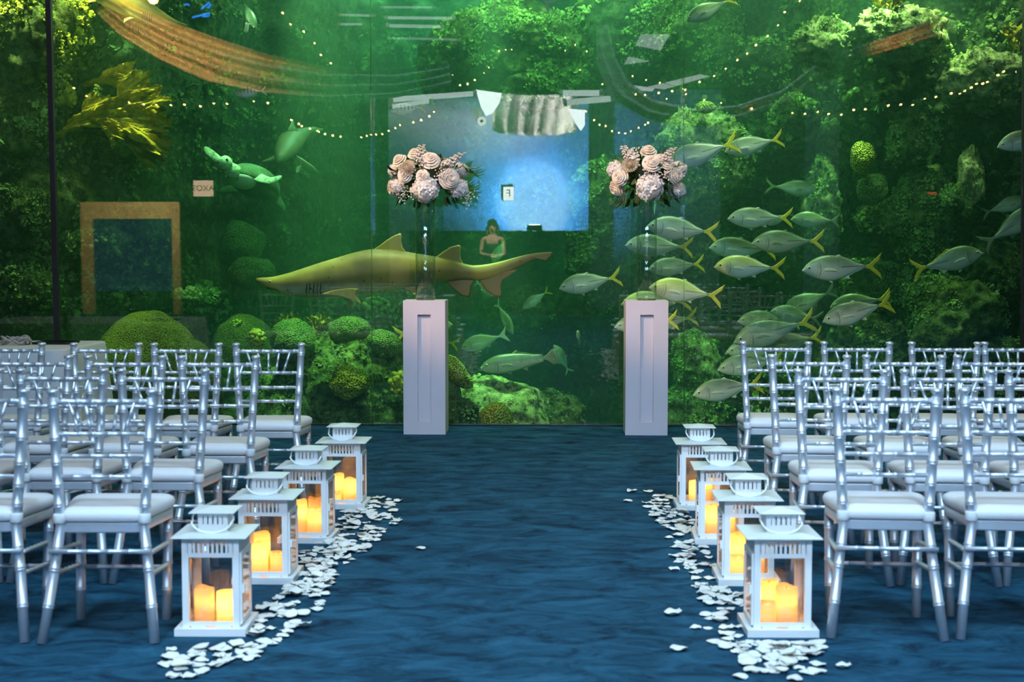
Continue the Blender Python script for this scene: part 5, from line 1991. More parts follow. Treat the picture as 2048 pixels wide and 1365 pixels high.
one_fish('pale green fish turning away above the snapper', (1026, 668), (992, 603), 14.4, 'snapper', 'snapper_skin', 'fin_pale', 'fin_pale', deep=1.05, dY=0.25)
one_fish('small fish seen head-on beyond the grouper', (1155, 664), (1159, 682), 13.4, 'small_fish', 'striped_skin', 'fin_pale', 'fin_pale', dY=0.24, deep=1.0)
one_fish('faint pale fish curled beside the sunlit rock', (1108, 690), (1140, 748), 15.0, 'snapper', 'snapper_skin', 'fin_pale', 'fin_pale', bend=0.3)
one_fish('faint green fish tail-up below the shark tail', (985, 592), (950, 562), 15.0, 'snapper', 'snapper_skin', 'fin_pale', 'fin_pale', dY=0.3, deep=1.2)
one_fish('dim slender fish in the haze near the woman reflection', (985, 530), (1015, 470), 16.5, 'snapper', 'snapper_skin', 'fin_dark', 'fin_dark')
one_fish('pale-finned fish cut by the top edge above the overhang', (1020, -42), (1106, 14), 13.0, 'jack_fish', 'jack', 'fin_pale', 'fin_pale')
one_fish('second fish cut by the top edge, mostly out of view', (930, -52), (1000, 4), 13.3, 'jack_fish', 'jack_dark', 'fin_dark', 'fin_dark')


# ------------------------------------------------------------------ sharks
def skin_mat(name, back, belly, z0, tips=False):
    m, nt, b, out = new_mat(name)
    N, L = nt.nodes, nt.links
    tc = N.new('ShaderNodeTexCoord')
    sp = N.new('ShaderNodeSeparateXYZ')
    L.new(tc.outputs['Object'], sp.inputs[0])
    n = N.new('ShaderNodeTexNoise')
    n.inputs['Scale'].default_value = 9
    n.inputs['Detail'].default_value = 6
    L.new(tc.outputs['Object'], n.inputs['Vector'])
    a = N.new('ShaderNodeMath')
    a.operation = 'MULTIPLY_ADD'
    a.inputs[1].default_value = 0.045
    L.new(n.outputs['Fac'], a.inputs[0])
    L.new(sp.outputs['Z'], a.inputs[2])
    mr = N.new('ShaderNodeMapRange')
    mr.inputs['From Min'].default_value = z0 - 0.03 + 0.022
    mr.inputs['From Max'].default_value = z0 + 0.07 + 0.022
    L.new(a.outputs[0], mr.inputs['Value'])
    c = ramp(nt, mr.outputs[0], [(0.0, belly), (0.30, [x * 0.8 + y * 0.2 for x, y in zip(belly, back)]), (0.5, back), (1.0, [x * 0.8 for x in back])])
    # a few dark freckles
    v = N.new('ShaderNodeTexVoronoi')
    v.inputs['Scale'].default_value = 26
    L.new(tc.outputs['Object'], v.inputs['Vector'])
    lt = N.new('ShaderNodeMath')
    lt.operation = 'LESS_THAN'
    lt.inputs[1].default_value = 0.09
    L.new(v.outputs['Distance'], lt.inputs[0])
    mx = N.new('ShaderNodeMix')
    mx.data_type = 'RGBA'
    mx.inputs[7].default_value = (0.10, 0.08, 0.02, 1)
    L.new(lt.outputs[0], mx.inputs[0])
    L.new(c, mx.inputs[6])
    n4 = N.new('ShaderNodeTexNoise')
    n4.inputs['Scale'].default_value = 5.5
    n4.inputs['Detail'].default_value = 3
    L.new(tc.outputs['Object'], n4.inputs['Vector'])
    m4 = N.new('ShaderNodeMix')
    m4.data_type = 'RGBA'
    m4.blend_type = 'MULTIPLY'
    m4.inputs[0].default_value = 1.0
    L.new(mx.outputs[2], m4.inputs[6])
    L.new(ramp(nt, n4.outputs['Fac'], [(0.36, (0.45, 0.42, 0.45)), (0.50, (0.85, 0.82, 0.8)), (0.62, (1.25, 1.15, 0.7))]), m4.inputs[7])  # yellow lit patches and darker areas painted into the skin by noise
    L.new(m4.outputs[2], b.inputs['Base Color'])
    b.inputs['Roughness'].default_value = 0.5
    return m


M['shark'] = skin_mat('shark_skin', (0.36, 0.27, 0.085), (0.66, 0.64, 0.42), -0.055)
M['shark_fin'] = pmat('shark_fin_skin', (0.36, 0.28, 0.07), 0.5, noise_amt=0.25, noise_scale=8)
M['shark_dark_fin'] = pmat('shark_dark_fin_skin', (0.24, 0.16, 0.06), 0.5, noise_amt=0.4, noise_scale=7)
M['shark_pale'] = pmat('shark_pale_fin', (0.60, 0.58, 0.36), 0.5, noise_amt=0.1, noise_scale=8)
SX = lambda x: (x - 956) / 1743.0
SZ = lambda y: -(y - 420) / 1743.0
pl = lambda pts: [(SX(x), SZ(y)) for x, y in pts]


def make_shark():
    t = thing('sand_tiger_shark', 'x', 'shark')
    st = [(85, 467, 473), (88, 461, 480), (95, 458, 487), (110, 456, 496), (130, 455, 505), (190, 450, 532), (250, 436, 556), (330, 412, 572), (450, 373, 576), (560, 340, 572), (680, 306, 562), (780, 288, 552),
          (900, 292, 536), (1000, 308, 516), (1100, 324, 496), (1200, 342, 480), (1280, 362, 468), (1345, 382, 466), (1420, 380, 472), (1520, 362, 440), (1640, 330, 392), (1740, 310, 345), (1828, 306, 318)]
    x0, x1 = SX(85), SX(1828)
    tab = lambda i, f: [((p[0] - 85) / 1743.0, f(p[i])) for p in st]
    wid = [(0, 0.004), (0.002, 0.009), (0.006, 0.014), (0.015, 0.021), (0.05, 0.034), (0.14, 0.055), (0.28, 0.068), (0.45, 0.062), (0.6, 0.042), (0.72, 0.020), (0.80, 0.010), (0.9, 0.006), (1, 0.003)]
    mb = MB()
    body_loft(mb, x0, x1, tab(1, SZ), tab(2, SZ), wid, n=60, seg=24)
    for a in mb.v:
        a[:, 1] += 0.10 * np.maximum(0, a[:, 0] - 0.1) ** 2
    mb.build('body', M['shark'], t)
    by = lambda x: 0.10 * max(0, x - 0.1) ** 2

    def f(name, pts, mat, th=0.005, y=0.0, splay=0.0):
        mb = MB()
        fin(mb, pl(pts), th, y, splay=splay)
        for a in mb.v:
            a[:, 1] += 0.10 * np.maximum(0, a[:, 0] - 0.1) ** 2
        return mb.build(name, M[mat], t, auto=50)
    f('dorsal_fin', [(765, 300), (810, 272), (860, 235), (905, 208), (938, 195), (947, 203), (945, 240), (952, 280), (972, 306), (900, 308)], 'shark_fin')
    f('rear_dorsal_fin', [(1140, 340), (1185, 306), (1235, 275), (1280, 263), (1296, 272), (1290, 310), (1294, 350), (1310, 378), (1240, 370)], 'shark_fin')
    f('tail_lobe', [(1390, 440), (1400, 478), (1440, 530), (1490, 566), (1528, 572), (1534, 555), (1528, 500), (1545, 462), (1620, 412), (1560, 400)], 'shark_dark_fin')
    f('tail_notch', [(1700, 330), (1760, 318), (1829, 306), (1826, 325), (1792, 357), (1735, 345)], 'shark_dark_fin')
    f('anal_fin', [(1200, 474), (1240, 515), (1300, 562), (1340, 570), (1352, 540), (1352, 505), (1380, 466), (1300, 462)], 'shark_dark_fin')
    for s in (-1, 1):
        f('pelvic_fin', [(950, 512), (985, 530), (1030, 566), (1045, 540), (1110, 505), (1060, 500)], 'shark_fin', 0.004, s * 0.028, 0.5 * -s * -1)
        f('pectoral_fin', [(490, 548), (560, 524), (650, 514), (708, 518), (700, 530), (690, 552), (722, 606), (650, 578), (590, 560)] if s < 0 else
          [(560, 560), (600, 562), (650, 600), (640, 640), (610, 600)], 'shark_fin' if s < 0 else 'shark_pale', 0.006, s * 0.060, 0.0)
    mb = MB()
    for i, x in enumerate((402, 420, 444, 466, 484)):
        w = interp((x - 85) / 1743.0, wid)
        pts = []
        for k in range(7):
            z = SZ(468 + (558 - 468) * k / 6)
            c = SZ(interp((x - 85) / 1743.0, [((p[0] - 85) / 1743.0, (p[1] + p[2]) / 2) for p in st]))
            h = abs(SZ(interp((x - 85) / 1743.0, [((p[0] - 85) / 1743.0, p[2]) for p in st])) - c)
            q = max(0.1, 1 - ((z - c) / h) ** 2)
            pts.append((SX(x + 4 * math.sin(k)), -(w * q ** 0.43 + 0.0002), z))
        mb.tube(pts, [0.0008, 0.0022, 0.003, 0.003, 0.003, 0.0022, 0.0008], 6)
        mb.tube([(p[0], -p[1], p[2]) for p in pts], [0.0008, 0.0022, 0.003, 0.003, 0.003, 0.0022, 0.0008], 6)
    mb.build('gill_slits', M['mouth'], t)
    for s in (-1, 1):
        mb = MB()
        mb.ball((SX(180), s * 0.0318, SZ(478)), (0.0055, 0.003, 0.0055), 10, 7)
        e = mb.build('eye', M['eye_ring'], t)
        MB().ball((SX(180), s * 0.0340, SZ(478)), (0.0026, 0.0018, 0.0026), 8, 6).build('pupil', M['pupil'], e)
    mb = MB()
    for s in (-1, 1):
        mb.tube([(SX(158), s * 0.024, SZ(516)), (SX(186), s * 0.030, SZ(522)), (SX(215), s * 0.036, SZ(524)), (SX(232), s * 0.038, SZ(534))], 0.0022, 6)
    mb.build('mouth', M['mouth'], t)
    return t


sh = make_shark()
shY = 12.75
sc = 1743 / 2.9257 * shY / F_PX
c = at(480 + 956 / 2.9257, 400 + 420 / 2.9257, shY)
sh.matrix_world = Matrix.Translation(c) @ Matrix.Scale(sc, 4)
sh['label'] = 'large olive sand tiger shark swimming across behind the vase'
s2 = copy_tree(sh)
s2Y = 13.2
c = at(205, -14, s2Y)
s2.matrix_world = Matrix.Translation(c) @ Matrix.Rotation(R(-18), 4, Vector((0, -1, 0))) @ Matrix.Rotation(math.pi, 4, 'Z') @ Matrix.Scale(360 * s2Y / F_PX, 4)
s2['label'] = 'shark at the top edge nosing into the orange drape reflection'
s2['group'] = sh['group'] = 'sand tiger sharks'

M['shark_grey'] = pmat('grey_shark_skin', (0.20, 0.22, 0.12), 0.5, noise_amt=0.3, noise_scale=4)
# third shark, coming head-on with the tail swept aside
Y3 = 15.4
t = thing('sand_tiger_shark', 'hazy shark coming head-on above the sea turtle', 'shark', at(580, 290, Y3), 0, 'sand tiger sharks')
LOC = Vector(t.location)
q3 = lambda x, y, dy=0.0: tuple(at(x, y, Y3 + dy) - LOC)
mb = MB()
sp_pts = [(557, 322, -0.55), (562, 312, -0.40), (570, 300, -0.15), (578, 288, 0.15), (588, 280, 0.45), (600, 272, 0.75), (614, 264, 1.0), (628, 259, 1.2), (642, 260, 1.35)]
k = Y3 / F_PX
mb.tube([q3(*p) for p in sp_pts], [4 * k, 13 * k, 21 * k, 25 * k, 22 * k, 16 * k, 10 * k, 6 * k, 3 * k], 20)
mb.build('body', M['shark_grey'], t)


def fin3(name, pts, mat, th=0.012):
    P = np.array(pts)
    c0 = P.mean(0)
    n = np.cross(P[1] - P[0], P[-1] - P[0])
    n /= np.linalg.norm(n) + 1e-9
    m = len(P)
    inner = c0 + (P - c0) * 0.7
    V = np.concatenate([P, inner + n * th, inner - n * th])
    f = [tuple(m + i for i in range(m)), tuple(2 * m + i for i in range(m))[::-1]]
    for i in range(m):
        j = (i + 1) % m
        f += [(i, j, m + j, m + i), (j, i, 2 * m + i, 2 * m + j)]
    return MB().add(V, f)


fin3('x', [q3(556, 316, -.1), q3(540, 322, 0), q3(520, 326, .1), q3(536, 320, .2), q3(556, 308, .2)], 0).build('pectoral_fin', M['shark_pale'], t)
fin3('x', [q3(592, 310, -.1), q3(606, 318, 0), q3(626, 332, .1), q3(640, 348, .2), q3(618, 346, .2), q3(598, 330, .1)], 0).build('pectoral_fin', M['shark_pale'], t)
fin3('x', [q3(574, 262, .1), q3(580, 250, .2), q3(585, 238, .3), q3(588, 252, .4), q3(598, 264, .4)], 0).build('dorsal_fin', M['shark_grey'], t)
fin3('x', [q3(625, 262, 1.1), q3(645, 256, 1.3), q3(648, 259, 1.4), q3(630, 272, 1.3), q3(612, 300, 1.2), q3(606, 302, 1.1), q3(612, 275, 1.0)], 0).build('tail_fin', M['shark_grey'], t)

# ------------------------------------------------------------------ sea turtle
Yt = 14.6
k = Yt / F_PX
pos = at(508, 372, Yt)
t = thing('sea_turtle', 'pale green sea turtle gliding up towards the glass below the hazy shark', 'turtle', pos)
fw = Vector((-0.48, -0.78, 0.40)).normalized()
up = Vector((0.22, 0.30, 0.93))
up = (up - fw * up.dot(fw)).normalized()
sd = up.cross(fw)
RM = np.array([fw, sd, up])      # rows: local axes


def tl(P):
    return np.asarray(P) @ RM


M['turtle_shell'] = reef_mat('turtle_shell', [(0.3, (0.04, 0.09, 0.04)), (0.55, (0.10, 0.19, 0.09)), (0.75, (0.20, 0.30, 0.15))], 7, 0.3, 12)
M['turtle_pale'] = pmat('turtle_belly', (0.62, 0.78, 0.52), 0.5, noise_amt=0.1, noise_scale=10)
M['turtle_skin'] = reef_mat('turtle_skin', [(0.35, (0.10, 0.20, 0.10)), (0.5, (0.40, 0.58, 0.34)), (0.7, (0.62, 0.78, 0.52))], 22, 0.2, 40)
mb = MB().ball((0, 0, 0), (0.33, 0.27, 0.20), 28, 16)
v = mb.v[0]
v[:, 2] = np.where(v[:, 2] < 0, v[:, 2] * 0.25, v[:, 2])
v[:, 1] *= 1 - 0.35 * np.clip(-v[:, 0] / 0.36, 0, 1) ** 1.5
mb.v[0] = tl(v)
mb.build('carapace', M['turtle_shell'], t)
mb = MB().ball((0.0, 0, -0.03), (0.32, 0.22, 0.06), 24, 12)
mb.v[0] = tl(mb.v[0])
mb.build('plastron', M['turtle_shell'], t)
mb = MB().ball((0.17, 0, -0.015), (0.15, 0.20, 0.085), 20, 12)
mb.v[0] = tl(mb.v[0])
mb.build('shoulders', M['turtle_pale'], t)
mb = MB()
mb.tube([tuple(x) for x in tl([(0.27, 0, 0.0), (0.36, 0, 0.005), (0.42, 0, 0.015)])], [0.09, 0.075, 0.06], 14)
mb.ball(tuple(tl([(0.46, 0, 0.03)])[0]), 0.075, 16, 12)
mb.ball(tuple(tl([(0.515, 0, 0.015)])[0]), 0.048, 12, 9)
mb.build('head', M['turtle_skin'], t)
for s in (-1, 1):
    MB().ball(tuple(tl([(0.50, s * 0.055, 0.045)])[0]), 0.014, 8, 6).build('eye', M['pupil'], t)


def flipper(name, px, widths, mat, thick=0.016):
    pts = [at(x, y, Yt + d) - pos for x, y, d in px]
    n = len(pts)
    seg = 14
    v, f = [], []
    for i, p in enumerate(pts):
        tg = (pts[min(i + 1, n - 1)] - pts[max(i - 1, 0)]).normalized()
        nn = Vector((0.15, -0.75, 0.6))
        nn = (nn - tg * nn.dot(tg)).normalized()
        a = tg.cross(nn)
        w = widths[i] * k
        for j in range(seg):
            th = 2 * math.pi * j / seg
            v.append(tuple(p + a * w * math.cos(th) + nn * min(thick, w * 0.6) * math.sin(th)))
    for i in range(n - 1):
        for j in range(seg):
            j2 = (j + 1) % seg
            f.append((i * seg + j, i * seg + j2, (i + 1) * seg + j2, (i + 1) * seg + j))
    f += [tuple(range(seg))[::-1], tuple((n - 1) * seg + j for j in range(seg))]
    MB().add(v, f).build(name, M[mat], t)


flipper('front_flipper', [(474, 352, -.1), (458, 340, -.2), (446, 328, -.25), (432, 316, -.28), (420, 306, -.28), (413, 298, -.25), (410, 294, -.22)], [12, 10, 9, 9.5, 9, 6, 1.5], 'turtle_skin')
flipper('front_flipper', [(496, 345, -.1), (508, 350, -.2), (524, 358, -.28), (540, 362, -.3), (552, 359, -.3), (560, 354, -.28), (563, 352, -.26)], [12, 12, 11, 9, 7, 4, 1.2], 'turtle_skin')
flipper('rear_flipper', [(478, 375, .3), (462, 378, .35), (446, 382, .35), (434, 386, .35)], [14, 12, 9, 2], 'turtle_shell')
flipper('rear_flipper', [(540, 385, .35), (556, 400, .4), (566, 415, .4), (569, 424, .4)], [12, 10, 6, 1.5], 'turtle_shell')

# ------------------------------------------------------------------ the room behind the guests, mirrored by the acrylic
def bounds(px0, px1, py0, py1, Y):
    a, b = refl(px0, py0, Y), refl(px1, py1, Y)
    return a.x, b.x, b.z, a.z      # x0, x1, low z, high z


M['pale_wall'] = pmat('pale_wall_paint', (0.62, 0.72, 0.80), 0.85)
x0, x1, zl, zh = bounds(776, 1177, 196, 470, -4.0)
slab('wall_behind_guests', ((x0 + x1) / 2, -4.1, zh / 2), (x1 - x0, 0.2, zh), M['pale_wall'])
x2, x3, zl, zh2 = bounds(1177, 1440, 180, 470, -4.6)
slab('wall_alcove', ((x2 + x3) / 2, -4.7, zh2 / 2), (x3 - x2, 0.2, zh2), M['pale_wall'])
# dark bar counter with the wall-washing lamp on it
bx0, bx1, _a, bz = bounds(820, 1180, 462, 500, -2.6)
t = thing('bar_counter', 'long dark bar counter behind the guests carrying the blue wall washer', 'counter', ((bx0 + bx1) / 2, -2.7, 0))
MB().box((0, 0, bz / 2 - 0.03), (bx1 - bx0, 0.5, bz - 0.06)).build('body', M['dark'], t, False)
MB().box((0, 0, bz - 0.03), (bx1 - bx0 + 0.1, 0.6, 0.06)).build('worktop', M['black'], t, False)
lp = refl(1069, 458, -2.75)
lp.z = bz + 0.005
t = thing('wall_washer', 'small uplight on the bar counter washing the wall in blue', 'lamp', lp)
mb = MB()
loft(mb, rrect(0.14, 0.07, 0.02, 4), [(0, 0.006), (0.006, 0), (0.09, 0), (0.10, 0.01)])
mb.build('housing', M['dark'], t)
MB().box((0, -0.02, 0.106), (0.2, 0.08, 0.01)).build('lens', emis('washer_lens', (0.75, 0.9, 1.0), 40), t, False)
light('wall_washer_beam', 'SPOT', lp + Vector((0.0, -0.05, 0.16)), (lp.x - 0.05, -4.0, lp.z + 1.0), 1300, (0.08, 0.40, 1.0), spot=150, blend=1.0, radius=0.05)
light('wall_washer_core', 'SPOT', lp + Vector((0.0, -0.35, 0.16)), (lp.x, -4.0, lp.z + 0.45), 1500, (0.42, 0.76, 1.0), spot=85, blend=1.0, radius=0.05)


def wall_sign(label, name, px0, px1, py0, py1, Y, face, s, letters, lcol, lh):
    a, b, zl, zh = bounds(px0, px1, py0, py1, Y)
    t = thing(name, label, 'sign', ((a + b) / 2, Y, (zl + zh) / 2))
    w, h = abs(b - a), zh - zl
    MB().box((0, -0.03, 0), (w, 0.05, h)).build('sign_box', M['dark'], t, False)
    MB().box((0, 0.0, 0), (w * 0.96, 0.012, h * 0.94)).build('face', emis(name + '_face', face, s), t, False)
    cu = bpy.data.curves.new('lettering', 'FONT')
    cu.body = letters
    cu.size = lh
    cu.align_x = 'CENTER'
    cu.align_y = 'CENTER'
    cu.extrude = 0.002
    tmp = bpy.data.objects.new('lettering_curve', cu)
    COL.objects.link(tmp)
    cu.materials.append(lcol)
    bpy.context.view_layer.update()
    lm = bpy.data.meshes.new_from_object(tmp.evaluated_get(bpy.context.evaluated_depsgraph_get()))
    bpy.data.objects.remove(tmp)
    o = bpy.data.objects.new('lettering', lm)
    COL.objects.link(o)
    o.parent = t
    o.location = (0, 0.010, 0)
    o.rotation_euler = (math.pi / 2, 0, math.pi)
    return t


wall_sign('lit white box sign with a grey mark on the blue wall', 'lit_sign', 1006, 1028, 373, 402, -3.94, (0.95, 0.98, 1.0), 9, 'F', pmat('sign_grey', (0.05, 0.06, 0.07), .7), 0.2)
wall_sign('red lit EXIT sign at the back of the room', 'exit_sign', 1857, 1872, 376, 399, -5.0, (0.02, 0.0, 0.0), 0.2, 'EXIT', emis('exit_red', (1.0, 0.10, 0.03), 6), 0.085)
wall_sign('pale lit sign with faint letters at the back of the room', 'lit_sign', 385, 427, 360, 394, -4.5, (1.0, 0.68, 0.46), 4.6, 'AXOS', pmat('sign_beige', (0.5, 0.4, 0.33), .7), 0.16)

# framed projection screen on a warm wall panel
a, b, zl, zh = bounds(160, 361, 404, 520, -2.4)
t = thing('projection_screen', 'wall screen with a wide beige surround at the back of the room', 'screen', ((a + b) / 2, -2.4, 0))
mb = MB()
i0, i1, izl, izh = bounds(185, 345, 438, 520, -2.4)
cx = (a + b) / 2
mb.box((0, 0, (zh + izh) / 2), (b - a, 0.08, zh - izh))
mb.box(((a + i0) / 2 - cx, 0, izh / 2), (abs(i0 - a), 0.08, izh))
mb.box(((b + i1) / 2 - cx, 0, izh / 2), (abs(b - i1), 0.08, izh))
mb.build('surround', pmat('beige_panel', (0.62, 0.50, 0.30), 0.8), t, False)
MB().box(((i0 + i1) / 2 - cx, -0.02, izh * 0.62), (abs(i1 - i0), 0.02, izh * 0.76)).build('screen', emis('screen_blue', (0.06, 0.10, 0.35), 0.6), t, False)
light('surround_light', 'SPOT', refl(270, 330, -0.6), ((a + b) / 2, -2.4, (zl + zh) / 2 + 0.3), 420, (1.0, 0.75, 0.40), spot=85, blend=0.8)  # added warm spot that brightens the beige surround

# grey pillar
a, b, zl, zh = bounds(1621, 1676, 160, 480, -2.0)
slab('trim_6', ((a + b) / 2, -2.2, zh / 2), (b - a, 0.4, zh), pmat('grey_pillar_paint', (0.30, 0.42, 0.48), 0.8))


def ribbon(name, label, spine, half, Y, mat, folds=4, dY=0.0, depth=0.10, group='swags of fabric under the ceiling'):
    """a gathered length of cloth: spine in mirrored pixels, half widths in pixels"""
    n = len(spine)
    fine = []
    for i in range(n - 1):
        for j in range(8):
            u = j / 8
            fine.append(tuple(spine[i][c] + (spine[i + 1][c] - spine[i][c]) * u for c in range(2)) + (half[i] + (half[i + 1] - half[i]) * u,))
    fine.append((*spine[-1], half[-1]))
    P = []
    nv = 31
    for i, (x, y, h) in enumerate(fine):
        x0, y0 = fine[max(0, i - 1)][:2]
        x1, y1 = fine[min(len(fine) - 1, i + 1)][:2]
        l = math.hypot(x1 - x0, y1 - y0)
        nx, ny = -(y1 - y0) / l, (x1 - x0) / l
        for j in range(nv):
            s = -1 + 2 * j / (nv - 1)
            P.append(refl(x + nx * h * s, y + ny * h * s, Y + dY * i / len(fine) + depth * math.sin(s * math.pi * folds + 0.3 * math.sin(i * 0.2)))[:])
    P = np.array(P)
    mb = MB().grid(P, len(fine), nv)
    mb.grid((P + np.array([0, -0.012, 0]))[::-1], len(fine), nv)
    o = mb.build(name, mat)
    return tag(o, label, 'drape', group)


M['sheer'] = pmat('sheer_fabric', (0.62, 0.55, 0.48), 0.9)
M['swag_white'] = pmat('white_swag_fabric', (0.74, 0.73, 0.70), 0.85)
ribbon('fabric_swag', 'long swag of fabric lit orange by the ceiling lamp, mirrored at the upper corner', [(205, 5), (255, 45), (330, 85), (430, 125), (530, 152), (650, 168), (790, 165), (900, 145)],
       [30, 38, 44, 48, 44, 36, 30, 24], 1.2, M['sheer'], 3.4, depth=0.17)
ribbon('fabric_swag', 'grey swag hanging between the bulb strings, mirrored beyond the white swag', [(1205, 50), (1212, 120), (1240, 180), (1300, 218), (1390, 236), (1480, 228), (1570, 195), (1640, 140)],
       [12, 20, 24, 20, 18, 18, 16, 14], 0.5, M['sheer'], 2)
ribbon('fabric_swag', 'orange-lit swag end mirrored over the arch rock', [(1690, 112), (1740, 98), (1800, 80), (1860, 58), (1920, 30)], [9, 13, 14, 16, 18], 1.0, M['sheer'], 2, depth=0.06)
# white swag over the bright ceiling panels
P = []
nu, nv = 60, 24
for i in range(nu):
    u = i / (nu - 1)
    x = 985 + (1152 - 985) * u
    yt = 184 + 6 * math.sin(u * 3)
    yb = 236 + 34 * math.sin(math.pi * min(1, 0.30 + 0.42 * u)) + 2 * u
    for j in range(nv):
        w = j / (nv - 1)
        P.append(refl(x + 18 * (u - 0.5) * (1 - w) * 0.6, yt + (yb - yt) * w, -1.6 + (0.05 + 0.16 * w) * math.sin(u * 40 + w * 1.6 + math.sin(u * 9)) + 0.25 * w)[:])
P = np.array(P)
mb = MB().grid(P, nu, nv)
mb.grid((P + np.array([0, -0.012, 0]))[::-1], nu, nv)
tag(mb.build('fabric_swag', M['swag_white']), 'gathered white swag hanging between two bright ceiling panels', 'drape', 'swags of fabric under the ceiling')
light('swag_fill', 'SPOT', refl(1140, 300, -0.3), refl(1070, 220, -1.6), 1700, (1.0, 0.97, 0.92), spot=66, blend=0.7)  # added spot that brightens the white swag


def lit_panel(label, pts, Y, s, name='ceiling_panel'):
    A = [refl(x, y, Y) for x, y in pts]
    c = sum(A, Vector()) / len(A)
    n = len(A)
    V = [tuple(p - c) for p in A] + [tuple(p - c + Vector((0, -0.05, 0))) for p in A]
    f = [tuple(range(n)), tuple(range(n, 2 * n))[::-1]] + [(k, (k + 1) % n, n + (k + 1) % n, n + k) for k in range(n)]
    o = MB().add(V, f).build(name, emis(name + '_light', (0.86, 0.95, 1.0), s), smooth=False)
    o.location = c
    tag(o, label, 'ceiling light', 'lit ceiling panels')


lit_panel('bright white lit panel at the start of the white swag', [(951, 179), (1003, 186), (999, 205), (985, 226), (972, 232), (962, 215)], -1.15, 10)
lit_panel('bright white lit panel at the end of the white swag', [(1137, 217), (1170, 220), (1170, 250), (1162, 262), (1150, 245)], -1.15, 10)
lit_panel('dim tilted white panel with added glow above the grey swag', [(1282, 68), (1340, 68), (1322, 100), (1271, 90)], -0.8, 2.0)  # from here on plain white panels and slats, brightness added as emission
lit_panel('dim triangular white panel with added glow under the tilted one', [(1257, 112), (1300, 122), (1248, 128)], -0.8, 2.0)
lit_panel('long white panel with added glow beside the grey swag', [(1250, 168), (1310, 176), (1306, 182), (1262, 180)], -0.6, 3.5)
lit_panel('slanting white slat with added glow near the bulb string tangle', [(1292, 174), (1400, 148), (1420, 152), (1330, 178)], -0.4, 2.6)


def glow_pipe(label, a, b, r_, Y, s):  # white ceiling pipes and slats, their brightness put in as emission
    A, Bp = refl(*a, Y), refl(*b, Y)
    t = thing('pipe_with_glow', label, 'ceiling light', (A + Bp) / 2, 0, 'white ceiling pipes and slats with added glow')
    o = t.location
    MB().tube([A - o, Bp - o], r_, 8).build('tube', emis('pipe_painted_glow', (0.82, 0.95, 1.0), s), t)
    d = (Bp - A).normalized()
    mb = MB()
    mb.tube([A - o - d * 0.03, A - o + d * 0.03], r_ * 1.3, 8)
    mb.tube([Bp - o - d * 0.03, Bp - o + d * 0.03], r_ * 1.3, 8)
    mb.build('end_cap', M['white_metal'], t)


for lab, a, b, r_, s in (('short upper white pipe with added glow far from the white swag', (762, 14), (868, 14), .018, 1.6), ('upper white pipe with added glow above the bouquet', (772, 35), (908, 36), .026, 2.4),
                         ('white pipe with added glow beginning at the seam near the top', (680, 29), (748, 31), .02, 1.8), ('second white pipe with added glow under the seam', (678, 48), (728, 48), .02, 1.8),
                         ('double white pipe with added glow below the upper one', (775, 51), (885, 53), .028, 2.4), ('faint white pipe with added glow, lowest of the upper set', (784, 76), (918, 79), .018, 1.2),
                         ('bright white slat with added glow running up to the white swag', (783, 199), (950, 187), .045, 4.0), ('short white slat with added glow under the bright one', (781, 213), (862, 202), .035, 4.0),
                         ('white slat with added glow leaving the white swag', (1122, 186), (1202, 186), .05, 4.0), ('white slat with added glow at the far end of the alcove', (1130, 205), (1225, 197), .05, 3.5)):
    glow_pipe(lab, a, b, r_, -0.6, s)
# downlight disc
c = refl(963, 242, -3.9)
t = thing('round_wall_light', 'round white wall light beside the white swag', 'lamp', c)
mb = MB()
mb.tube([(0, -0.06, 0), (0, 0.0, 0)], 0.085, 20)
mb.build('disc', emis('round_light', (0.95, 0.97, 1), 6), t)
MB().tube([(0, 0.0, 0), (0, 0.012, 0)], 0.03, 12).build('hub', M['dark'], t)
# orange lamp at the top
lo = refl(305, -2, 1.35)
t = thing('orange_lamp', 'glowing orange ceiling lamp over the long swag', 'lamp', lo)
MB().ball((0, 0, 0), 0.075, 16, 10).build('bulb', emis('orange_bulb', (1.0, 0.55, 0.18), 60), t)
MB().lathe([(0.10, 0.02), (0.09, 0.12), (0.03, 0.17), (0.01, 0.3)], (0, 0, 0), 18).build('shade', M['dark'], t)
light('orange_swag_beam', 'SPOT', refl(255, -10, 3.4), refl(370, 88, 1.2), 1500, (1.0, 0.50, 0.15), spot=95, blend=0.9)
light('orange_swag_beam', 'SPOT', refl(1780, 60, 1.9), refl(1800, 82, 1.0), 160, (1.0, 0.38, 0.10), spot=70, blend=0.9)  # added orange spot for the far swag end, no lamp hangs there

t = thing('neon_light', 'blue glowing squiggle of light at the top edge beside the orange lamp', 'lamp', refl(400, 18, -1.0))
for pts in ([(368, 9), (374, 8), (378, 10)], [(402, 18), (408, 12), (418, 4), (421, 9), (414, 16)], [(384, 34), (395, 32), (408, 28), (419, 25), (417, 31), (404, 33)]):
    MB().tube([refl(x, y, -1.0) - t.location for x, y in pts], 0.016, 8).build('tube', emis('neon_blue', (0.02, 0.22, 1.0), 9), t)

# strings of small bulbs
M['bulb'] = emis('warm_bulb', (1.0, 0.58, 0.22), 42)
M['wire'] = pmat('dark_wire', (0.01, 0.008, 0.006), 0.7)


def bulbs(label, pts, Y, r_=0.016):
    c = refl(*pts[len(pts) // 2], Y)
    t = thing('string_light', label, 'string light', c, 0, 'strings of warm bulbs')
    w = [refl(x, y - 2.0, Y) - c for x, y in pts]
    MB().tube(w, 0.004, 5).build('wire', M['wire'], t)
    for x, y in pts:
        p = refl(x + rnd.uniform(-.6, .6), y + rnd.uniform(-.6, .6), Y) - c
        MB().ball(tuple(p), (r_ * rnd.uniform(.8, 1.15),) * 3, 8, 6).build('bulb', M['bulb'], t)


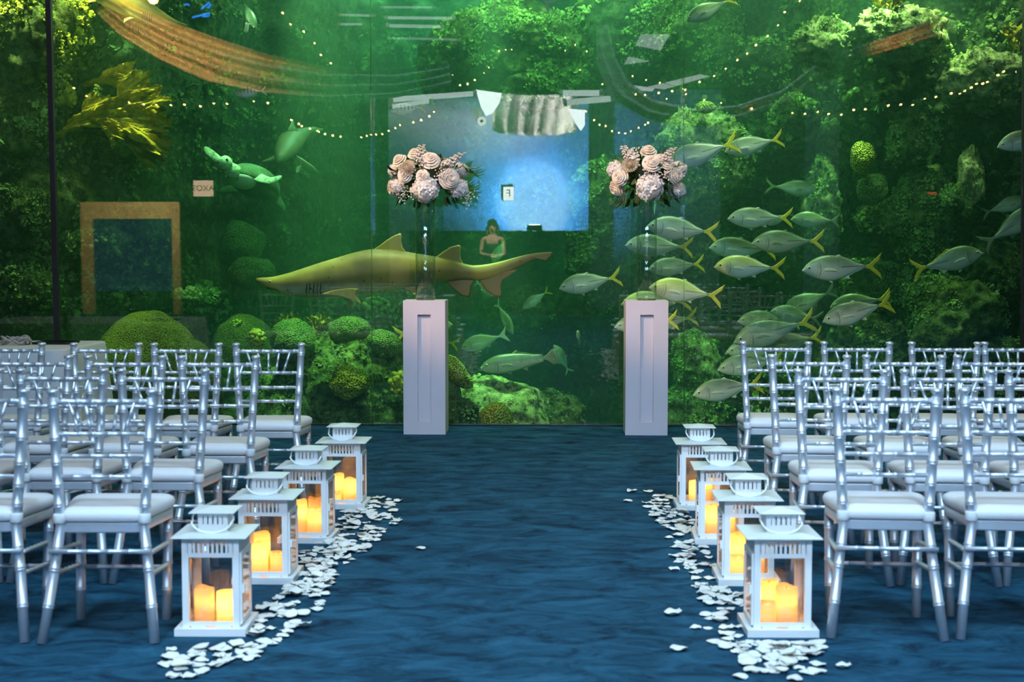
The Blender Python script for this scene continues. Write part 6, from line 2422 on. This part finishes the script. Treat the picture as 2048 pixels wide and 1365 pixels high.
bulbs('bulb string dropping beside the long orange swag', [(565, 25), (580, 48), (607, 62), (628, 86), (641, 110), (661, 126), (690, 136), (702, 160), (725, 165), (740, 175), (770, 182), (795, 188)], 0.9)
bulbs('level bulb string above the sea turtle', [(146, 176), (172, 192), (257, 205), (286, 208), (312, 209), (341, 210), (368, 209), (400, 213), (427, 207), (453, 207), (507, 203), (535, 206)], 0.4)
bulbs('bulb string curving under the teal striped fish', [(582, 240), (597, 248), (603, 252), (620, 257), (634, 261), (637, 264), (650, 268), (665, 271), (681, 273), (722, 275), (733, 272), (741, 270), (752, 269), (764, 268), (777, 262), (790, 256), (800, 250), (826, 244), (842, 240), (858, 232), (868, 223)], 0.2)
bulbs('short bulb string above the teal striped fish', [(790, 155), (808, 145), (832, 137), (860, 127), (920, 170), (950, 160), (935, 168)], 0.0)
bulbs('bulb string hanging in the blue alcove', [(1172, 222), (1188, 240), (1200, 250), (1212, 252), (1224, 262), (1238, 265), (1250, 266), (1262, 263), (1277, 255), (1290, 249), (1296, 246)], -0.4)
bulbs('bulb string climbing to the top edge, jack-fish side', [(1600, 1), (1570, 24), (1557, 50), (1536, 72), (1512, 90), (1495, 107), (1475, 120), (1452, 137), (1428, 152), (1400, 163), (1371, 180), (1345, 182), (1318, 186), (1290, 190), (1272, 188)], 0.9)
bulbs('tangled bulb string near the grey swag', [(1205, 168), (1222, 176), (1245, 150), (1266, 152), (1293, 160), (1320, 166), (1367, 178), (1372, 188), (1334, 198), (1320, 215), (1409, 200), (1443, 206)], 0.3, 0.013)
bulbs('long bulb string sagging over the reef side', [(1503, 217), (1585, 226), (1611, 228), (1636, 224), (1658, 228), (1683, 229), (1708, 220), (1732, 219), (1778, 211), (1802, 209), (1826, 210), (1850, 197), (1873, 194), (1903, 186), (1920, 187), (1930, 182), (1944, 175), (1954, 167), (1967, 167), (1976, 163), (1997, 150), (2008, 143), (2033, 144)], 0.6)
bulbs('loose bulbs in front of the overhang', [(880, 132), (905, 150), (968, 146), (978, 135), (998, 102), (1012, 99), (1023, 99), (1130, 75), (1150, 89), (1131, 101), (1160, 140), (1174, 103)], -0.2, 0.010)

# ---- the woman standing by the bar
fx, fy = 985, 470
Yw = -1.2
c = refl(fx, 505, Yw)
t = thing('person', 'woman in a dark strapless dress standing with folded arms, mirrored between the pedestals', 'person', (c.x, Yw, 0))
M['skin'] = pmat('skin', (0.62, 0.40, 0.30), 0.55)
M['hair'] = pmat('dark_hair', (0.03, 0.018, 0.012), 0.6)
M['dress'] = pmat('dark_green_dress', (0.010, 0.020, 0.018), 0.7)
import bmesh


def skinned(name, verts, edges, rad, mat, parent, sub=2):
    me = bpy.data.meshes.new(name)
    me.from_pydata(verts, edges, [])
    o = bpy.data.objects.new(name, me)
    COL.objects.link(o)
    o.parent = parent
    sk = o.modifiers.new('skin', 'SKIN')
    sk.use_smooth_shade = True
    for i, r_ in enumerate(rad):
        d = me.skin_vertices[0].data[i]
        d.radius = r_ if hasattr(r_, '__len__') else (r_, r_)
        d.use_root = (i == 0)
    ss = o.modifiers.new('sub', 'SUBSURF')
    ss.levels = ss.render_levels = sub
    me.materials.append(mat)
    return o


V = [(0, 0, 0.98), (0, 0, 1.12), (0, 0.01, 1.27), (0, 0, 1.40), (0, 0.01, 1.47), (0, 0.025, 1.545), (0, 0.03, 1.63),        # trunk, neck, head 0-6
     (-0.17, 0, 1.385), (-0.205, 0.02, 1.13), (-0.03, 0.17, 1.11), (0.045, 0.19, 1.12),       # arm to folded hand 7-10
     (0.17, 0, 1.385), (0.205, 0.02, 1.12), (0.03, 0.19, 1.075), (-0.05, 0.18, 1.09),         # 11-14
     (-0.09, 0, 0.92), (-0.10, 0.01, 0.50), (-0.10, -0.02, 0.09), (-0.11, 0.11, 0.03),        # legs 15-18
     (0.09, 0, 0.92), (0.10, 0.01, 0.50), (0.10, -0.02, 0.09), (0.11, 0.11, 0.03)]
E = [(0, 1), (1, 2), (2, 3), (3, 4), (4, 5), (5, 6), (3, 7), (7, 8), (8, 9), (9, 10), (3, 11), (11, 12), (12, 13), (13, 14), (0, 15), (15, 16), (16, 17), (17, 18), (0, 19), (19, 20), (20, 21), (21, 22)]
RD = [(.15, .11), (.115, .09), (.13, .10), (.11, .075), .052, (.072, .085), (.062, .075), .05, .038, .027, .022, .05, .038, .027, .022, .085, .058, .038, .034, .085, .058, .038, .034]
skinned('body', V, E, RD, M['skin'], t)
mb = MB()
mb.lathe([(0.155, 1.315), (0.160, 1.25), (0.145, 1.15), (0.150, 1.08), (0.19, 0.95), (0.21, 0.80), (0.26, 0.45), (0.32, 0.12)], (0, 0, 0), 28)
mb.v[0][:, 1] *= 0.80
mb.build('dress', M['dress'], t)
mb = MB()
mb.ball((0, 0.005, 1.625), (0.092, 0.098, 0.115), 16, 12)
vv = mb.v[0]
vv[:, 1] = np.where((vv[:, 1] > 0.03) & (vv[:, 2] < 1.70), 0.03, vv[:, 1])
for s in (-1, 1):
    mb.tube([(s * 0.078, -0.02, 1.60), (s * 0.098, 0.0, 1.47), (s * 0.10, 0.04, 1.36)], [0.034, 0.034, 0.016], 8)
mb.build('hair', M['hair'], t)
mb = MB()
for s in (-1, 1):
    mb.ball((s * 0.032, 0.100, 1.605), (0.013, 0.008, 0.007), 8, 6)
mb.build('eyes', M['pupil'], t)
mb = MB()
mb.ball((0, 0.112, 1.578), (0.013, 0.02, 0.022), 8, 6)
mb.build('nose', M['skin'], t)
mb = MB()
mb.ball((0, 0.098, 1.545), (0.024, 0.008, 0.008), 8, 6)
mb.build('lips', pmat('lips', (0.45, 0.14, 0.12), 0.5), t)
light('guest_fill', 'SPOT', (c.x + 0.3, 1.0, 4.4), (c.x, Yw, 1.3), 2400, (1.0, 0.80, 0.66), spot=26, blend=0.6)  # added spot that brightens the woman, no fixture belongs to it
